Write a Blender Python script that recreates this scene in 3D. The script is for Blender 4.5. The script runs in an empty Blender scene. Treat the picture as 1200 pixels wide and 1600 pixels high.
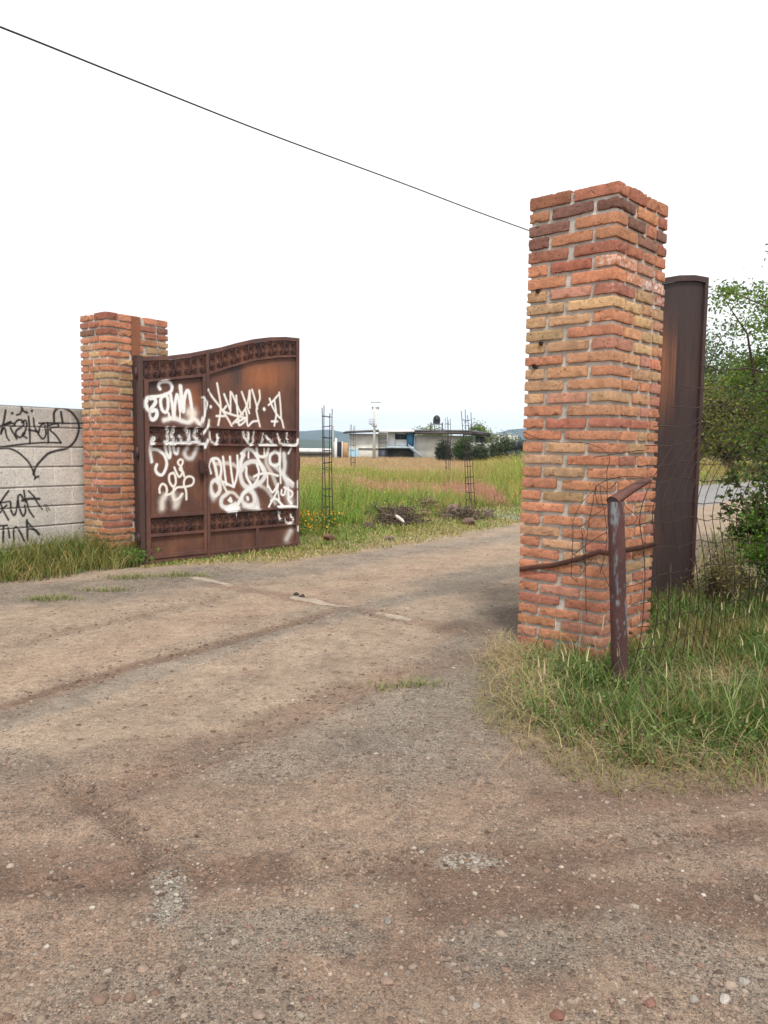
import bpy, math
import numpy as np
from mathutils import Vector

S = bpy.context.scene
COL = S.collection
R = math.radians
rng = np.random.default_rng(7)

# ------------------------------------------------------------------ camera
FPX = 1155.0; TH = math.atan(100 / FPX); ROLL = 0.0128; CH = 1.5
FW = np.array([0, math.cos(TH), -math.sin(TH)])
_u0 = np.array([0, math.sin(TH), math.cos(TH)]); _r0 = np.array([1.0, 0, 0])
UP = _u0 * math.cos(ROLL) - _r0 * math.sin(ROLL)
RT = _r0 * math.cos(ROLL) + _u0 * math.sin(ROLL)
cam = bpy.data.cameras.new("camera")
cam.sensor_fit = 'AUTO'; cam.sensor_width = 36.0; cam.lens = FPX / 1600 * 36.0
cam.clip_start = 0.05; cam.clip_end = 9000
camo = bpy.data.objects.new("camera", cam); COL.objects.link(camo)
from mathutils import Matrix
camo.matrix_world = Matrix(((RT[0], UP[0], -FW[0], 0), (RT[1], UP[1], -FW[1], 0), (RT[2], UP[2], -FW[2], CH), (0, 0, 0, 1)))
S.camera = camo

# ------------------------------------------------------------------ world, sun, exposure
SUN_EL, SUN_AZ = 56, 174            # degrees, compass-like azimuth measured from +Y clockwise
w = bpy.data.worlds.new("World"); S.world = w; w.use_nodes = True
nt = w.node_tree; nt.nodes.clear()
wo = nt.nodes.new('ShaderNodeOutputWorld'); bg = nt.nodes.new('ShaderNodeBackground')
bg.inputs['Strength'].default_value = 0.1
sky = nt.nodes.new('ShaderNodeTexSky'); sky.sky_type = 'NISHITA'; sky.sun_disc = False
sky.sun_elevation = R(SUN_EL); sky.sun_rotation = R(SUN_AZ)
tc = nt.nodes.new('ShaderNodeTexCoord'); mp = nt.nodes.new('ShaderNodeMapping')
mp.inputs['Scale'].default_value = (1.0, 1.0, 7.0); mp.inputs['Location'].default_value = (2.3, 0.4, 0.35)
nz = nt.nodes.new('ShaderNodeTexNoise'); nz.inputs['Scale'].default_value = 2.6; nz.inputs['Detail'].default_value = 6
rp = nt.nodes.new('ShaderNodeValToRGB')
rp.color_ramp.elements[0].position = 0.24; rp.color_ramp.elements[0].color = (0.75, 0.75, 0.75, 1)
rp.color_ramp.elements[1].position = 0.36; rp.color_ramp.elements[1].color = (1, 1, 1, 1)
mx = nt.nodes.new('ShaderNodeMix'); mx.data_type = 'RGBA'
mx.inputs['B'].default_value = (10.6, 10.65, 10.75, 1)
nt.links.new(tc.outputs['Generated'], mp.inputs['Vector']); nt.links.new(mp.outputs['Vector'], nz.inputs['Vector'])
nt.links.new(nz.outputs['Fac'], rp.inputs['Fac']); nt.links.new(rp.outputs['Color'], mx.inputs['Factor'])
nt.links.new(sky.outputs['Color'], mx.inputs['A']); nt.links.new(mx.outputs['Result'], bg.inputs['Color'])
nt.links.new(bg.outputs['Background'], wo.inputs['Surface'])
sl = bpy.data.lights.new("sun", 'SUN'); sl.energy = 3.0; sl.angle = R(9); sl.color = (1.0, 0.95, 0.88)
so = bpy.data.objects.new("sun", sl); COL.objects.link(so)
_az = R(SUN_AZ)
sd = Vector((math.sin(_az) * math.cos(R(SUN_EL)), math.cos(_az) * math.cos(R(SUN_EL)), math.sin(R(SUN_EL))))
so.rotation_euler = sd.to_track_quat('Z', 'Y').to_euler()
S.view_settings.view_transform = 'Standard'; S.view_settings.look = 'None'
S.view_settings.exposure = 0.30; S.view_settings.gamma = 1.0
S.cycles.max_bounces = 6; S.cycles.transparent_max_bounces = 8; S.cycles.volume_bounces = 0
S.cycles.use_denoising = True

# ------------------------------------------------------------------ helpers: survey of the photograph
def ray(px, py): return FW + RT * (px - 600) / FPX + UP * (800 - py) / FPX
def G(px, py, z=0.0):
    d = ray(px, py); return np.array([0, 0, CH]) + d * ((z - CH) / d[2])
def onplane(px, py, P, n):
    d = ray(px, py); o = np.array([0, 0, CH]); n = np.array([n[0], n[1], 0.0]); P = np.array([P[0], P[1], 0.0])
    return o + d * (((P - o) @ n) / (d @ n))
def atY(px, py, Y):
    d = ray(px, py); return np.array([0, 0, CH]) + d * (Y / d[1])

# ------------------------------------------------------------------ helpers: noise
def _h(ix, iy, iz, s):
    h = (ix.astype(np.int64) * 374761393 + iy.astype(np.int64) * 668265263 + iz.astype(np.int64) * 2147483647 + s * 1274126177) & 0xFFFFFFFF
    h = ((h ^ (h >> 13)) * 1274126177) & 0xFFFFFFFF
    h = ((h ^ (h >> 15)) * 2246822519) & 0xFFFFFFFF
    return ((h ^ (h >> 16)) & 0xFFFFFF) / 16777215.0
def vn(P, f, s=0):
    p = np.asarray(P, float) * f; i = np.floor(p).astype(np.int64); t = p - i; t = t * t * (3 - 2 * t)
    x, y, z = i[:, 0], i[:, 1], i[:, 2]; r = 0
    for dx in (0, 1):
        for dy in (0, 1):
            for dz in (0, 1):
                wgt = (t[:, 0] if dx else 1 - t[:, 0]) * (t[:, 1] if dy else 1 - t[:, 1]) * (t[:, 2] if dz else 1 - t[:, 2])
                r = r + wgt * _h(x + dx, y + dy, z + dz, s)
    return r * 2 - 1
def fbm(P, f, s=0, o=3):
    r = 0; a = 1.0; n = 0
    for k in range(o): r = r + a * vn(P, f * 2.03 ** k, s + k * 17); n += a; a *= 0.5
    return r / n
def sstep(a, b, x):
    t = np.clip((x - a) / (b - a), 0, 1); return t * t * (3 - 2 * t)

# ------------------------------------------------------------------ helpers: meshes
class MB:
    def __init__(s): s.V = []; s.F = []; s.C = []; s.n = 0
    def add(s, V, F, col=(0.5, 0.5, 0.5, 0), mi=0):
        V = np.asarray(V, float); F = np.asarray(F, int)
        c = np.empty((len(V), 4)); col = np.asarray(col, float)
        if col.ndim == 1: c[:] = list(col) + [0] * (4 - len(col))
        else: c[:, :col.shape[1]] = col; c[:, col.shape[1]:] = 0
        s.V.append(V); s.C.append(c); s.F.append((F + s.n, mi)); s.n += len(V)
        return s
    def box(s, lo, hi, col=(0.5, 0.5, 0.5), mi=0, M=None):
        x0, y0, z0 = lo; x1, y1, z1 = hi
        V = np.array([[x0, y0, z0], [x1, y0, z0], [x1, y1, z0], [x0, y1, z0], [x0, y0, z1], [x1, y0, z1], [x1, y1, z1], [x0, y1, z1]], float)
        if M is not None: V = M(V)
        return s.add(V, [[0, 3, 2, 1], [4, 5, 6, 7], [0, 1, 5, 4], [1, 2, 6, 5], [2, 3, 7, 6], [3, 0, 4, 7]], col, mi)
    def gbox(s, lo, hi, step, col=(0.5, 0.5, 0.5), mi=0, rnd=0.0, fn=None):
        lo = np.array(lo, float); hi = np.array(hi, float); c = (lo + hi) / 2; h = (hi - lo) / 2
        st = step if hasattr(step, '__len__') else (step,) * 3
        n = [max(1, int(math.ceil((hi[k] - lo[k]) / st[k]))) for k in range(3)]
        for ax in range(3):
            a, b = [(1, 2), (2, 0), (0, 1)][ax]
            A, B = np.meshgrid(np.linspace(-1, 1, n[a] + 1), np.linspace(-1, 1, n[b] + 1), indexing='ij')
            for sg in (-1, 1):
                V = np.zeros((A.size, 3)); V[:, a] = A.ravel() * h[a]; V[:, b] = B.ravel() * h[b]; V[:, ax] = sg * h[ax]
                if rnd > 0:
                    inn = np.clip(V, -(h - rnd), h - rnd); d = V - inn; L = np.linalg.norm(d, axis=1, keepdims=True); L[L == 0] = 1
                    V = inn + d / L * rnd * np.where(np.abs(d).max(axis=1, keepdims=True) > 0, 1, 0)
                V = V + c
                I = np.arange(A.size).reshape(A.shape)
                Q = np.stack([I[:-1, :-1], I[1:, :-1], I[1:, 1:], I[:-1, 1:]], -1).reshape(-1, 4)
                if sg < 0: Q = Q[:, ::-1]
                if fn is not None: V = fn(V)
                s.add(V, Q, col, mi)
        return s
    def grid(s, P, col, mi=0, flip=False):          # P: (n,m,3)
        n, m = P.shape[:2]; I = np.arange(n * m).reshape(n, m)
        Q = np.stack([I[:-1, :-1], I[1:, :-1], I[1:, 1:], I[:-1, 1:]], -1).reshape(-1, 4)
        if flip: Q = Q[:, ::-1]
        c = np.asarray(col, float)
        if c.ndim == 3: c = c.reshape(n * m, -1)
        return s.add(P.reshape(-1, 3), Q, c, mi)
    def tube(s, pts, r, n=8, col=(0.5, 0.5, 0.5), mi=0, cap=True, flat=None):
        pts = np.asarray(pts, float); k = len(pts); r = np.full(k, r) if np.isscalar(r) else np.asarray(r, float)
        T = np.gradient(pts, axis=0); T /= np.linalg.norm(T, axis=1, keepdims=True) + 1e-12
        ref = np.array([0, 0, 1.0]) if abs(T[0, 2]) < 0.9 else np.array([1.0, 0, 0])
        N = np.cross(T[0], ref); N /= np.linalg.norm(N); a = np.linspace(0, 2 * np.pi, n, endpoint=False); V = []
        for i in range(k):
            N = N - T[i] * (N @ T[i]); N /= np.linalg.norm(N) + 1e-12; B = np.cross(T[i], N)
            V.append(pts[i] + r[i] * (np.cos(a)[:, None] * N + np.sin(a)[:, None] * B * (flat or 1)))
        V = np.concatenate(V); I = np.arange(k * n).reshape(k, n)
        J = np.roll(I, -1, axis=1)
        Q = np.stack([I[:-1], J[:-1], J[1:], I[1:]], -1).reshape(-1, 4)
        s.add(V, Q, col, mi)
        if cap and n == 8:
            e = []
            for I0 in (I[0][::-1], I[-1]): e += [[I0[0], I0[1], I0[2], I0[3]], [I0[0], I0[3], I0[4], I0[7]], [I0[4], I0[5], I0[6], I0[7]]]
            s.F.append((np.array(e) + s.n - len(V), mi))
        elif cap and n == 4: s.F.append((np.array([I[0][::-1], I[-1]]) + s.n - len(V), mi))
        return s
    def build(s, name, mats, parent=None, smooth=False, loc=None):
        if not isinstance(mats, (list, tuple)): mats = [mats]
        V = np.concatenate(s.V).astype(np.float32); C = np.concatenate(s.C).astype(np.float32)
        me = bpy.data.meshes.new(name)
        me.vertices.add(len(V)); me.vertices.foreach_set('co', V.ravel())
        tot = []; idx = []; mi = []
        for F, m in s.F: tot.append(np.full(len(F), F.shape[1])); idx.append(F.ravel()); mi.append(np.full(len(F), m))
        tot = np.concatenate(tot).astype(np.int32); idx = np.concatenate(idx).astype(np.int32); mi = np.concatenate(mi).astype(np.int32)
        me.loops.add(len(idx)); me.loops.foreach_set('vertex_index', idx)
        me.polygons.add(len(tot)); st = np.zeros(len(tot), np.int32); st[1:] = np.cumsum(tot)[:-1]
        me.polygons.foreach_set('loop_start', st); me.polygons.foreach_set('loop_total', tot)
        me.polygons.foreach_set('material_index', mi)
        if smooth: me.polygons.foreach_set('use_smooth', np.ones(len(tot), bool))
        for m in mats: me.materials.append(m)
        me.update(calc_edges=True)
        at = me.attributes.new('Col', 'FLOAT_COLOR', 'POINT'); at.data.foreach_set('color', C.ravel())
        o = bpy.data.objects.new(name, me); COL.objects.link(o)
        if parent is not None: o.parent = parent
        if loc is not None: o.location = loc
        return o
def tag(o, label=None, cat=None, group=None, kind=None):
    if label: o['label'] = label
    if cat: o['category'] = cat
    if group: o['group'] = group
    if kind: o['kind'] = kind
    return o
def empty(name, loc, rz, label, cat, group=None):
    o = bpy.data.objects.new(name, None); COL.objects.link(o); o.location = loc; o.rotation_euler = (0, 0, rz)
    return tag(o, label, cat, group)

# ------------------------------------------------------------------ materials
def newmat(name):
    m = bpy.data.materials.new(name); m.use_nodes = True; nt = m.node_tree; nt.nodes.clear()
    out = nt.nodes.new('ShaderNodeOutputMaterial'); b = nt.nodes.new('ShaderNodeBsdfPrincipled')
    nt.links.new(b.outputs[0], out.inputs[0]); b.inputs['Specular IOR Level'].default_value = 0.3
    return m, nt, b, out
def N(nt, t, **kw):
    n = nt.nodes.new(t)
    for k, v in kw.items():
        if k in n.inputs.keys(): n.inputs[k].default_value = v
        else: setattr(n, k, v)
    return n
def noise(nt, scale, detail=4, coord='Object', stretch=None, rough=0.55):
    tc = nt.nodes.new('ShaderNodeTexCoord'); n = nt.nodes.new('ShaderNodeTexNoise')
    n.inputs['Scale'].default_value = scale; n.inputs['Detail'].default_value = detail; n.inputs['Roughness'].default_value = rough
    if stretch:
        mp = nt.nodes.new('ShaderNodeMapping'); mp.inputs['Scale'].default_value = stretch
        nt.links.new(tc.outputs[coord], mp.inputs[0]); nt.links.new(mp.outputs[0], n.inputs['Vector'])
    else: nt.links.new(tc.outputs[coord], n.inputs['Vector'])
    return n.outputs['Fac']
def vor(nt, scale, feature='F1', out='Distance', coord='Object', stretch=None):
    tc = nt.nodes.new('ShaderNodeTexCoord'); n = nt.nodes.new('ShaderNodeTexVoronoi'); n.feature = feature
    n.inputs['Scale'].default_value = scale
    if stretch:
        mp = nt.nodes.new('ShaderNodeMapping'); mp.inputs['Scale'].default_value = stretch
        nt.links.new(tc.outputs[coord], mp.inputs[0]); nt.links.new(mp.outputs[0], n.inputs['Vector'])
    else: nt.links.new(tc.outputs[coord], n.inputs['Vector'])
    return n.outputs[out]
def ramp(nt, src, stops):
    r = nt.nodes.new('ShaderNodeValToRGB'); e = r.color_ramp.elements
    while len(e) < len(stops): e.new(0.5)
    for k, (p, c) in enumerate(stops):
        e[k].position = p; e[k].color = (c, c, c, 1) if np.isscalar(c) else (*c, 1)
    nt.links.new(src, r.inputs[0]); return r.outputs[0]
def mix(nt, fac, a, b, mode='MIX'):
    m = nt.nodes.new('ShaderNodeMix'); m.data_type = 'RGBA'; m.blend_type = mode
    for nm, v in (('Factor', fac), ('A', a), ('B', b)):
        if isinstance(v, bpy.types.NodeSocket): nt.links.new(v, m.inputs[nm])
        elif nm == 'Factor': m.inputs['Factor'].default_value = v
        else: m.inputs[nm].default_value = (*v, 1) if len(v) == 3 else v
    return m.outputs['Result']
def mth(nt, op, a, b=None):
    m = nt.nodes.new('ShaderNodeMath'); m.operation = op
    for k, v in enumerate((a, b)):
        if v is None: continue
        if isinstance(v, bpy.types.NodeSocket): nt.links.new(v, m.inputs[k])
        else: m.inputs[k].default_value = v
    return m.outputs[0]
def bump(nt, b, h, dist, strength=1.0, prev=None):
    bp = nt.nodes.new('ShaderNodeBump'); bp.inputs['Distance'].default_value = dist; bp.inputs['Strength'].default_value = strength
    nt.links.new(h, bp.inputs['Height'])
    if prev is not None: nt.links.new(prev, bp.inputs['Normal'])
    nt.links.new(bp.outputs[0], b.inputs['Normal']); return bp.outputs[0]
def attr(nt):
    a = nt.nodes.new('ShaderNodeAttribute'); a.attribute_name = 'Col'; return a.outputs['Color'], a.outputs['Alpha']
def link(nt, a, b): nt.links.new(a, b)

def mat_attr(name, rough=0.8, var=0.25, sc=8.0, bmp=0.0, metallic=0.0):
    m, nt, b, o = newmat(name); c, a = attr(nt)
    f = ramp(nt, noise(nt, sc, 5), [(0.3, 1 - var), (0.7, 1 + var * 0.6)])
    link(nt, mix(nt, 1.0, c, f, 'MULTIPLY'), b.inputs['Base Color']); b.inputs['Roughness'].default_value = rough
    b.inputs['Metallic'].default_value = metallic
    if bmp: bump(nt, b, noise(nt, sc * 6, 4), bmp)
    return m
def mat_ground():
    m, nt, b, o = newmat('dirt_and_gravel'); c, g = attr(nt)
    # fine soil mottling at several scales
    c = mix(nt, 1.0, c, ramp(nt, noise(nt, 2.3, 6, rough=0.65), [(0.28, 0.74), (0.5, 1.0), (0.72, 1.2)]), 'MULTIPLY')
    c = mix(nt, 1.0, c, ramp(nt, noise(nt, 15, 7, rough=0.75), [(0.3, 0.68), (0.5, 1.0), (0.7, 1.24)]), 'MULTIPLY')
    c = mix(nt, 1.0, c, ramp(nt, noise(nt, 140, 3, rough=0.7), [(0.3, 0.55), (0.5, 1.0), (0.7, 1.42)]), 'MULTIPLY')
    c = mix(nt, 1.0, c, ramp(nt, noise(nt, 55, 5, rough=0.8), [(0.32, 0.70), (0.5, 1.0), (0.68, 1.25)]), 'MULTIPLY')
    # angular chips of stone, two sizes
    def chips(sc, thr, lo, hi):
        cell = vor(nt, sc, out='Color'); d = vor(nt, sc)
        sep = nt.nodes.new('ShaderNodeSeparateColor'); link(nt, cell, sep.inputs[0])
        tone = ramp(nt, sep.outputs[0], [(0.0, lo), (0.6, tuple((np.array(lo) + np.array(hi)) / 2)), (0.95, hi), (1.0, (0.42, 0.37, 0.31))])
        pres = mth(nt, 'LESS_THAN', sep.outputs[1], thr)
        body = ramp(nt, d, [(0.30, 1.0), (0.46, 0.0)])
        return tone, mth(nt, 'MULTIPLY', pres, body)
    t1, m1 = chips(85, 0.62, (0.085, 0.066, 0.055), (0.30, 0.25, 0.21))
    t2, m2 = chips(34, 0.26, (0.11, 0.082, 0.066), (0.34, 0.28, 0.235))
    t3, m3 = chips(230, 0.75, (0.07, 0.055, 0.046), (0.34, 0.29, 0.25))
    gg = mth(nt, 'MULTIPLY', g, 1.0)
    gn = ramp(nt, mth(nt, 'ADD', gg, mth(nt, 'MULTIPLY', mth(nt, 'SUBTRACT', noise(nt, 5, 5), 0.5), 1.3)), [(0.25, 0.0), (0.75, 1.0)])
    gs = mth(nt, 'ADD', mth(nt, 'MULTIPLY', gn, 0.75), 0.12)
    c = mix(nt, mth(nt, 'MULTIPLY', m3, gs), c, t3)
    c = mix(nt, mth(nt, 'MULTIPLY', m1, gs), c, t1)
    c = mix(nt, mth(nt, 'MULTIPLY', m2, mth(nt, 'MULTIPLY', gs, 0.9)), c, t2)
    link(nt, c, b.inputs['Base Color']); b.inputs['Roughness'].default_value = 0.95; b.inputs['Specular IOR Level'].default_value = 0.12
    h = mth(nt, 'MULTIPLY', noise(nt, 9, 8, rough=0.72), 1.6)
    h = mth(nt, 'ADD', h, mth(nt, 'MULTIPLY', mth(nt, 'MULTIPLY', m1, gs), 0.20))
    h = mth(nt, 'ADD', h, mth(nt, 'MULTIPLY', mth(nt, 'MULTIPLY', m2, gs), 0.42))
    h = mth(nt, 'ADD', h, mth(nt, 'MULTIPLY', mth(nt, 'MULTIPLY', m3, gs), 0.08))
    h = mth(nt, 'ADD', h, mth(nt, 'MULTIPLY', noise(nt, 70, 4, rough=0.7), 0.35))
    bump(nt, b, h, 0.030)
    return m
def mat_brick():
    m, nt, b, o = newmat('fired_brick'); c, s = attr(nt)
    c = mix(nt, 1.0, c, ramp(nt, noise(nt, 14, 6, rough=0.65), [(0.28, 0.66), (0.5, 1.0), (0.72, 1.22)]), 'MULTIPLY')
    c = mix(nt, 1.0, c, ramp(nt, noise(nt, 75, 5, rough=0.75), [(0.3, 0.68), (0.5, 1.0), (0.7, 1.2)]), 'MULTIPLY')
    pits = ramp(nt, vor(nt, 38), [(0.12, 0.0), (0.20, 1.0)])
    pn = ramp(nt, noise(nt, 22, 2), [(0.44, 0.0), (0.52, 1.0)])
    pit = mth(nt, 'MULTIPLY', mth(nt, 'SUBTRACT', 1.0, pits), pn)
    c = mix(nt, mth(nt, 'MULTIPLY', pit, 0.8), c, (0.045, 0.03, 0.025))
    soot = ramp(nt, noise(nt, 7, 5, rough=0.7), [(0.60, 0.0), (0.75, 0.55)])
    c = mix(nt, soot, c, (0.10, 0.055, 0.045))
    sn = ramp(nt, mth(nt, 'ADD', s, mth(nt, 'MULTIPLY', mth(nt, 'SUBTRACT', noise(nt, 30, 5, rough=0.7), 0.5), 1.6)), [(0.45, 0.0), (0.75, 1.0)])
    sn = mth(nt, 'MULTIPLY', sn, mth(nt, 'GREATER_THAN', s, 0.02))
    c = mix(nt, mth(nt, 'MULTIPLY', sn, 0.72), c, (0.70, 0.62, 0.58))
    link(nt, c, b.inputs['Base Color']); b.inputs['Roughness'].default_value = 0.92; b.inputs['Specular IOR Level'].default_value = 0.15
    h = mth(nt, 'SUBTRACT', noise(nt, 45, 8, rough=0.7), mth(nt, 'MULTIPLY', pit, 0.7))
    bump(nt, b, h, 0.006)
    return m
def mat_mortar():
    m, nt, b, o = newmat('mortar'); c, s = attr(nt)
    c = mix(nt, 1.0, c, ramp(nt, noise(nt, 9, 6, rough=0.7), [(0.3, 0.7), (0.7, 1.2)]), 'MULTIPLY')
    c = mix(nt, 1.0, c, ramp(nt, noise(nt, 160, 3), [(0.3, 0.75), (0.7, 1.2)]), 'MULTIPLY')
    c = mix(nt, s, c, (0.66, 0.62, 0.58))
    link(nt, c, b.inputs['Base Color']); b.inputs['Roughness'].default_value = 0.97; b.inputs['Specular IOR Level'].default_value = 0.1
    bump(nt, b, noise(nt, 90, 6, rough=0.75), 0.008)
    return m
def mat_rust(name, dark, light, streak=0.5, paint=(0.80, 0.80, 0.79), rough=0.62, lo=0.42, hi=0.68, metal=0.0):
    m, nt, b, o = newmat(name); a = nt.nodes.new('ShaderNodeAttribute'); a.attribute_name = 'Col'
    n1 = noise(nt, 2.2, 6, rough=0.6, stretch=(1.6, 1.6, 0.9)); n2 = noise(nt, 10, 6, rough=0.65, stretch=(5, 5, 0.35))
    n3 = noise(nt, 60, 5, rough=0.7)
    f = mth(nt, 'ADD', mth(nt, 'MULTIPLY', n1, 1 - streak * 0.6), mth(nt, 'MULTIPLY', n2, streak * 0.6))
    f = mth(nt, 'ADD', f, mth(nt, 'MULTIPLY', mth(nt, 'SUBTRACT', n3, 0.5), 0.18))
    c = mix(nt, ramp(nt, f, [(lo, 0.0), (hi, 1.0)]), dark, light)
    sep = nt.nodes.new('ShaderNodeSeparateColor'); link(nt, a.outputs['Color'], sep.inputs[0])
    # Col.r warms towards bare orange rust, Col.g darkens towards black (stains, painted shade), Col.b warms the spray paint
    c = mix(nt, mth(nt, 'MULTIPLY', sep.outputs[0], mth(nt, 'ADD', 0.45, n1)), c, (0.34, 0.125, 0.055))
    c = mix(nt, mth(nt, 'MULTIPLY', sep.outputs[1], mth(nt, 'ADD', 0.35, n2)), c, (0.045, 0.035, 0.036))
    c = mix(nt, 1.0, c, ramp(nt, n3, [(0.3, 0.82), (0.7, 1.15)]), 'MULTIPLY')
    pc = mix(nt, sep.outputs[2], paint, (0.80, 0.66, 0.47))
    pa = mth(nt, 'MULTIPLY', a.outputs['Alpha'], ramp(nt, noise(nt, 240, 3), [(0.2, 0.86), (0.6, 1.0)]))
    c = mix(nt, pa, c, pc)
    link(nt, c, b.inputs['Base Color']); b.inputs['Roughness'].default_value = rough; b.inputs['Metallic'].default_value = metal
    bump(nt, b, n3, 0.0015)
    return m
def mat_leaf(name, trans=0.35, rough=0.55):
    m, nt, b, o = newmat(name); c, a = attr(nt)
    b.inputs['Roughness'].default_value = rough; b.inputs['Specular IOR Level'].default_value = 0.25
    link(nt, c, b.inputs['Base Color'])
    t = nt.nodes.new('ShaderNodeBsdfTranslucent'); link(nt, mix(nt, 1.0, c, (1.15, 1.2, 0.7), 'MULTIPLY'), t.inputs[0])
    ms = nt.nodes.new('ShaderNodeMixShader'); ms.inputs[0].default_value = trans
    link(nt, b.outputs[0], ms.inputs[1]); link(nt, t.outputs[0], ms.inputs[2]); link(nt, ms.outputs[0], o.inputs[0])
    return m
def mat_block():
    m, nt, b, o = newmat('concrete_block'); c, a = attr(nt)
    c = mix(nt, 1.0, c, ramp(nt, noise(nt, 3, 6, rough=0.7), [(0.3, 0.82), (0.7, 1.12)]), 'MULTIPLY')
    c = mix(nt, 1.0, c, ramp(nt, noise(nt, 60, 6, rough=0.8), [(0.34, 0.62), (0.5, 1.0), (0.7, 1.14)]), 'MULTIPLY')
    p = ramp(nt, vor(nt, 48), [(0.14, 1.0), (0.24, 0.0)]); p = mth(nt, 'MULTIPLY', p, ramp(nt, noise(nt, 25, 3), [(0.38, 0.0), (0.50, 0.9)]))
    c = mix(nt, p, c, (0.08, 0.07, 0.065))
    c = mix(nt, a, c, (0.022, 0.02, 0.022))
    link(nt, c, b.inputs['Base Color']); b.inputs['Roughness'].default_value = 0.95; b.inputs['Specular IOR Level'].default_value = 0.1
    bump(nt, b, mth(nt, 'SUBTRACT', noise(nt, 80, 6, rough=0.75), p), 0.006)
    return m
M_GROUND = mat_ground(); M_BRICK = mat_brick(); M_MORTAR = mat_mortar(); M_BLOCK = mat_block()
M_SHEET = mat_rust('rusty_sheet', (0.095, 0.045, 0.035), (0.190, 0.084, 0.050))
M_FRAME = mat_rust('rusty_frame', (0.092, 0.046, 0.040), (0.165, 0.075, 0.054), streak=0.3)
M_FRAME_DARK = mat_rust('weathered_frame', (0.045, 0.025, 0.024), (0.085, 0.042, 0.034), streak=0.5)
M_SCROLL = mat_rust('rusty_iron', (0.040, 0.022, 0.022), (0.095, 0.036, 0.026), streak=0.2)
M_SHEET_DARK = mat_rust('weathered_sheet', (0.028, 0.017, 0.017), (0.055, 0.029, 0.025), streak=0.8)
M_POST = mat_rust('painted_pipe', (0.055, 0.026, 0.026), (0.115, 0.045, 0.038), streak=0.4, paint=(0.22, 0.28, 0.30))
M_WIRE = mat_rust('rusty_wire', (0.028, 0.014, 0.012), (0.060, 0.024, 0.016))
M_LEAF = mat_leaf('foliage'); M_GRASS = mat_leaf('grass_blades', 0.3, 0.5)
M_BARK = mat_attr('bark', 0.95, 0.4, 12, 0.02); M_STONE = mat_attr('stone', 0.9, 0.3, 25, 0.008)
M_PLAIN = mat_attr('weathered_surface', 0.85, 0.18, 1.2, 0.01); M_METAL = mat_attr('dull_metal', 0.5, 0.2, 6)
M_CABLE = mat_attr('black_cable', 0.6, 0.1, 3)

# ------------------------------------------------------------------ plan of the site (metres)
CR = np.array([1.563, 5.187]); AR = np.array([-0.775, 0.631]); BR = np.array([0.705, 0.709]); WR1, WR2, HR = 0.665, 0.758, 3.335
CL = np.array([-3.476, 9.340]); AL = np.array([-0.82, 0.573]); BL = np.array([0.645, 0.764]); WL1, WL2, HL = 0.55, 0.87, 3.14
HINGE_L = np.array([-3.13, 9.42]); ANG_L = R(46); HINGE_R = np.array([1.245, 5.99]); ANG_R = math.atan2(7.40 - 5.99, 3.20 - 1.245)
WALL_R = np.array([-3.94, 9.74]); WALL_D = np.array([-0.575, -0.818])   # block wall runs from the pillar towards the camera
GATE_L = 2.605

def seg_dist(P, pts):           # distance of points (n,2) to a polyline
    P = P[:, :2]; best = np.full(len(P), 1e9)
    for a, b in zip(pts[:-1], pts[1:]):
        a = np.array(a[:2]); b = np.array(b[:2]); d = b - a; t = np.clip(((P - a) @ d) / (d @ d + 1e-12), 0, 1)
        best = np.minimum(best, np.linalg.norm(P - a - t[:, None] * d, axis=1))
    return best
def GP(*pp): return [G(x, y)[:2] for x, y in pp]
# ruts and bands of the dirt road
RUTS = [(GP((0, 1100), (200, 1042), (330, 1010), (520, 957)), 0.10, 0.018),
        (GP((150, 1245), (350, 1165), (560, 1080), (770, 1015)), 0.16, 0.02),
        (GP((0, 1012), (120, 985), (330, 940)), 0.10, 0.012),
        (GP((105, 1225), (170, 1270), (245, 1345)), 0.045, 0.022),
        (GP((0, 1385), (250, 1368), (420, 1362), (700, 1352), (900, 1330), (1200, 1290)), 0.05, 0.014),
        (GP((520, 945), (640, 975), (700, 990)), 0.12, 0.012)]
ROAD_L = np.array([[-9, 3.2], [-5.6, 6.6], [-3.95, 7.95], [-3.15, 8.85], [-1.3, 9.4], [-0.36, 10.5], [1.1, 12.4], [2.9, 15.0], [6.5, 20.5], [12.5, 29.5], [22, 41.0], [60, 80]])
ROAD_R = np.array([[-9, -6], [8.0, 3.0], [2.2, 3.35], [1.06, 3.27], [0.68, 4.0], [0.86, 5.0], [1.28, 6.3], [2.2, 7.6], [4.6, 10.9], [9.5, 19.0], [17, 27.5], [27, 38], [64, 76]])
def side(P, L):                  # signed distance: positive = left of the polyline
    P = P[:, :2]; best = np.full(len(P), 1e9); sg = np.zeros(len(P))
    for a, b in zip(L[:-1], L[1:]):
        d = b - a; t = np.clip(((P - a) @ d) / (d @ d), 0, 1); q = P - a - t[:, None] * d; r = np.linalg.norm(q, axis=1)
        c = d[0] * q[:, 1] - d[1] * q[:, 0]; m = r < best - 1e-9
        best = np.where(m, r, best); sg = np.where(m, np.sign(c), sg)
    return best * sg
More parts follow.
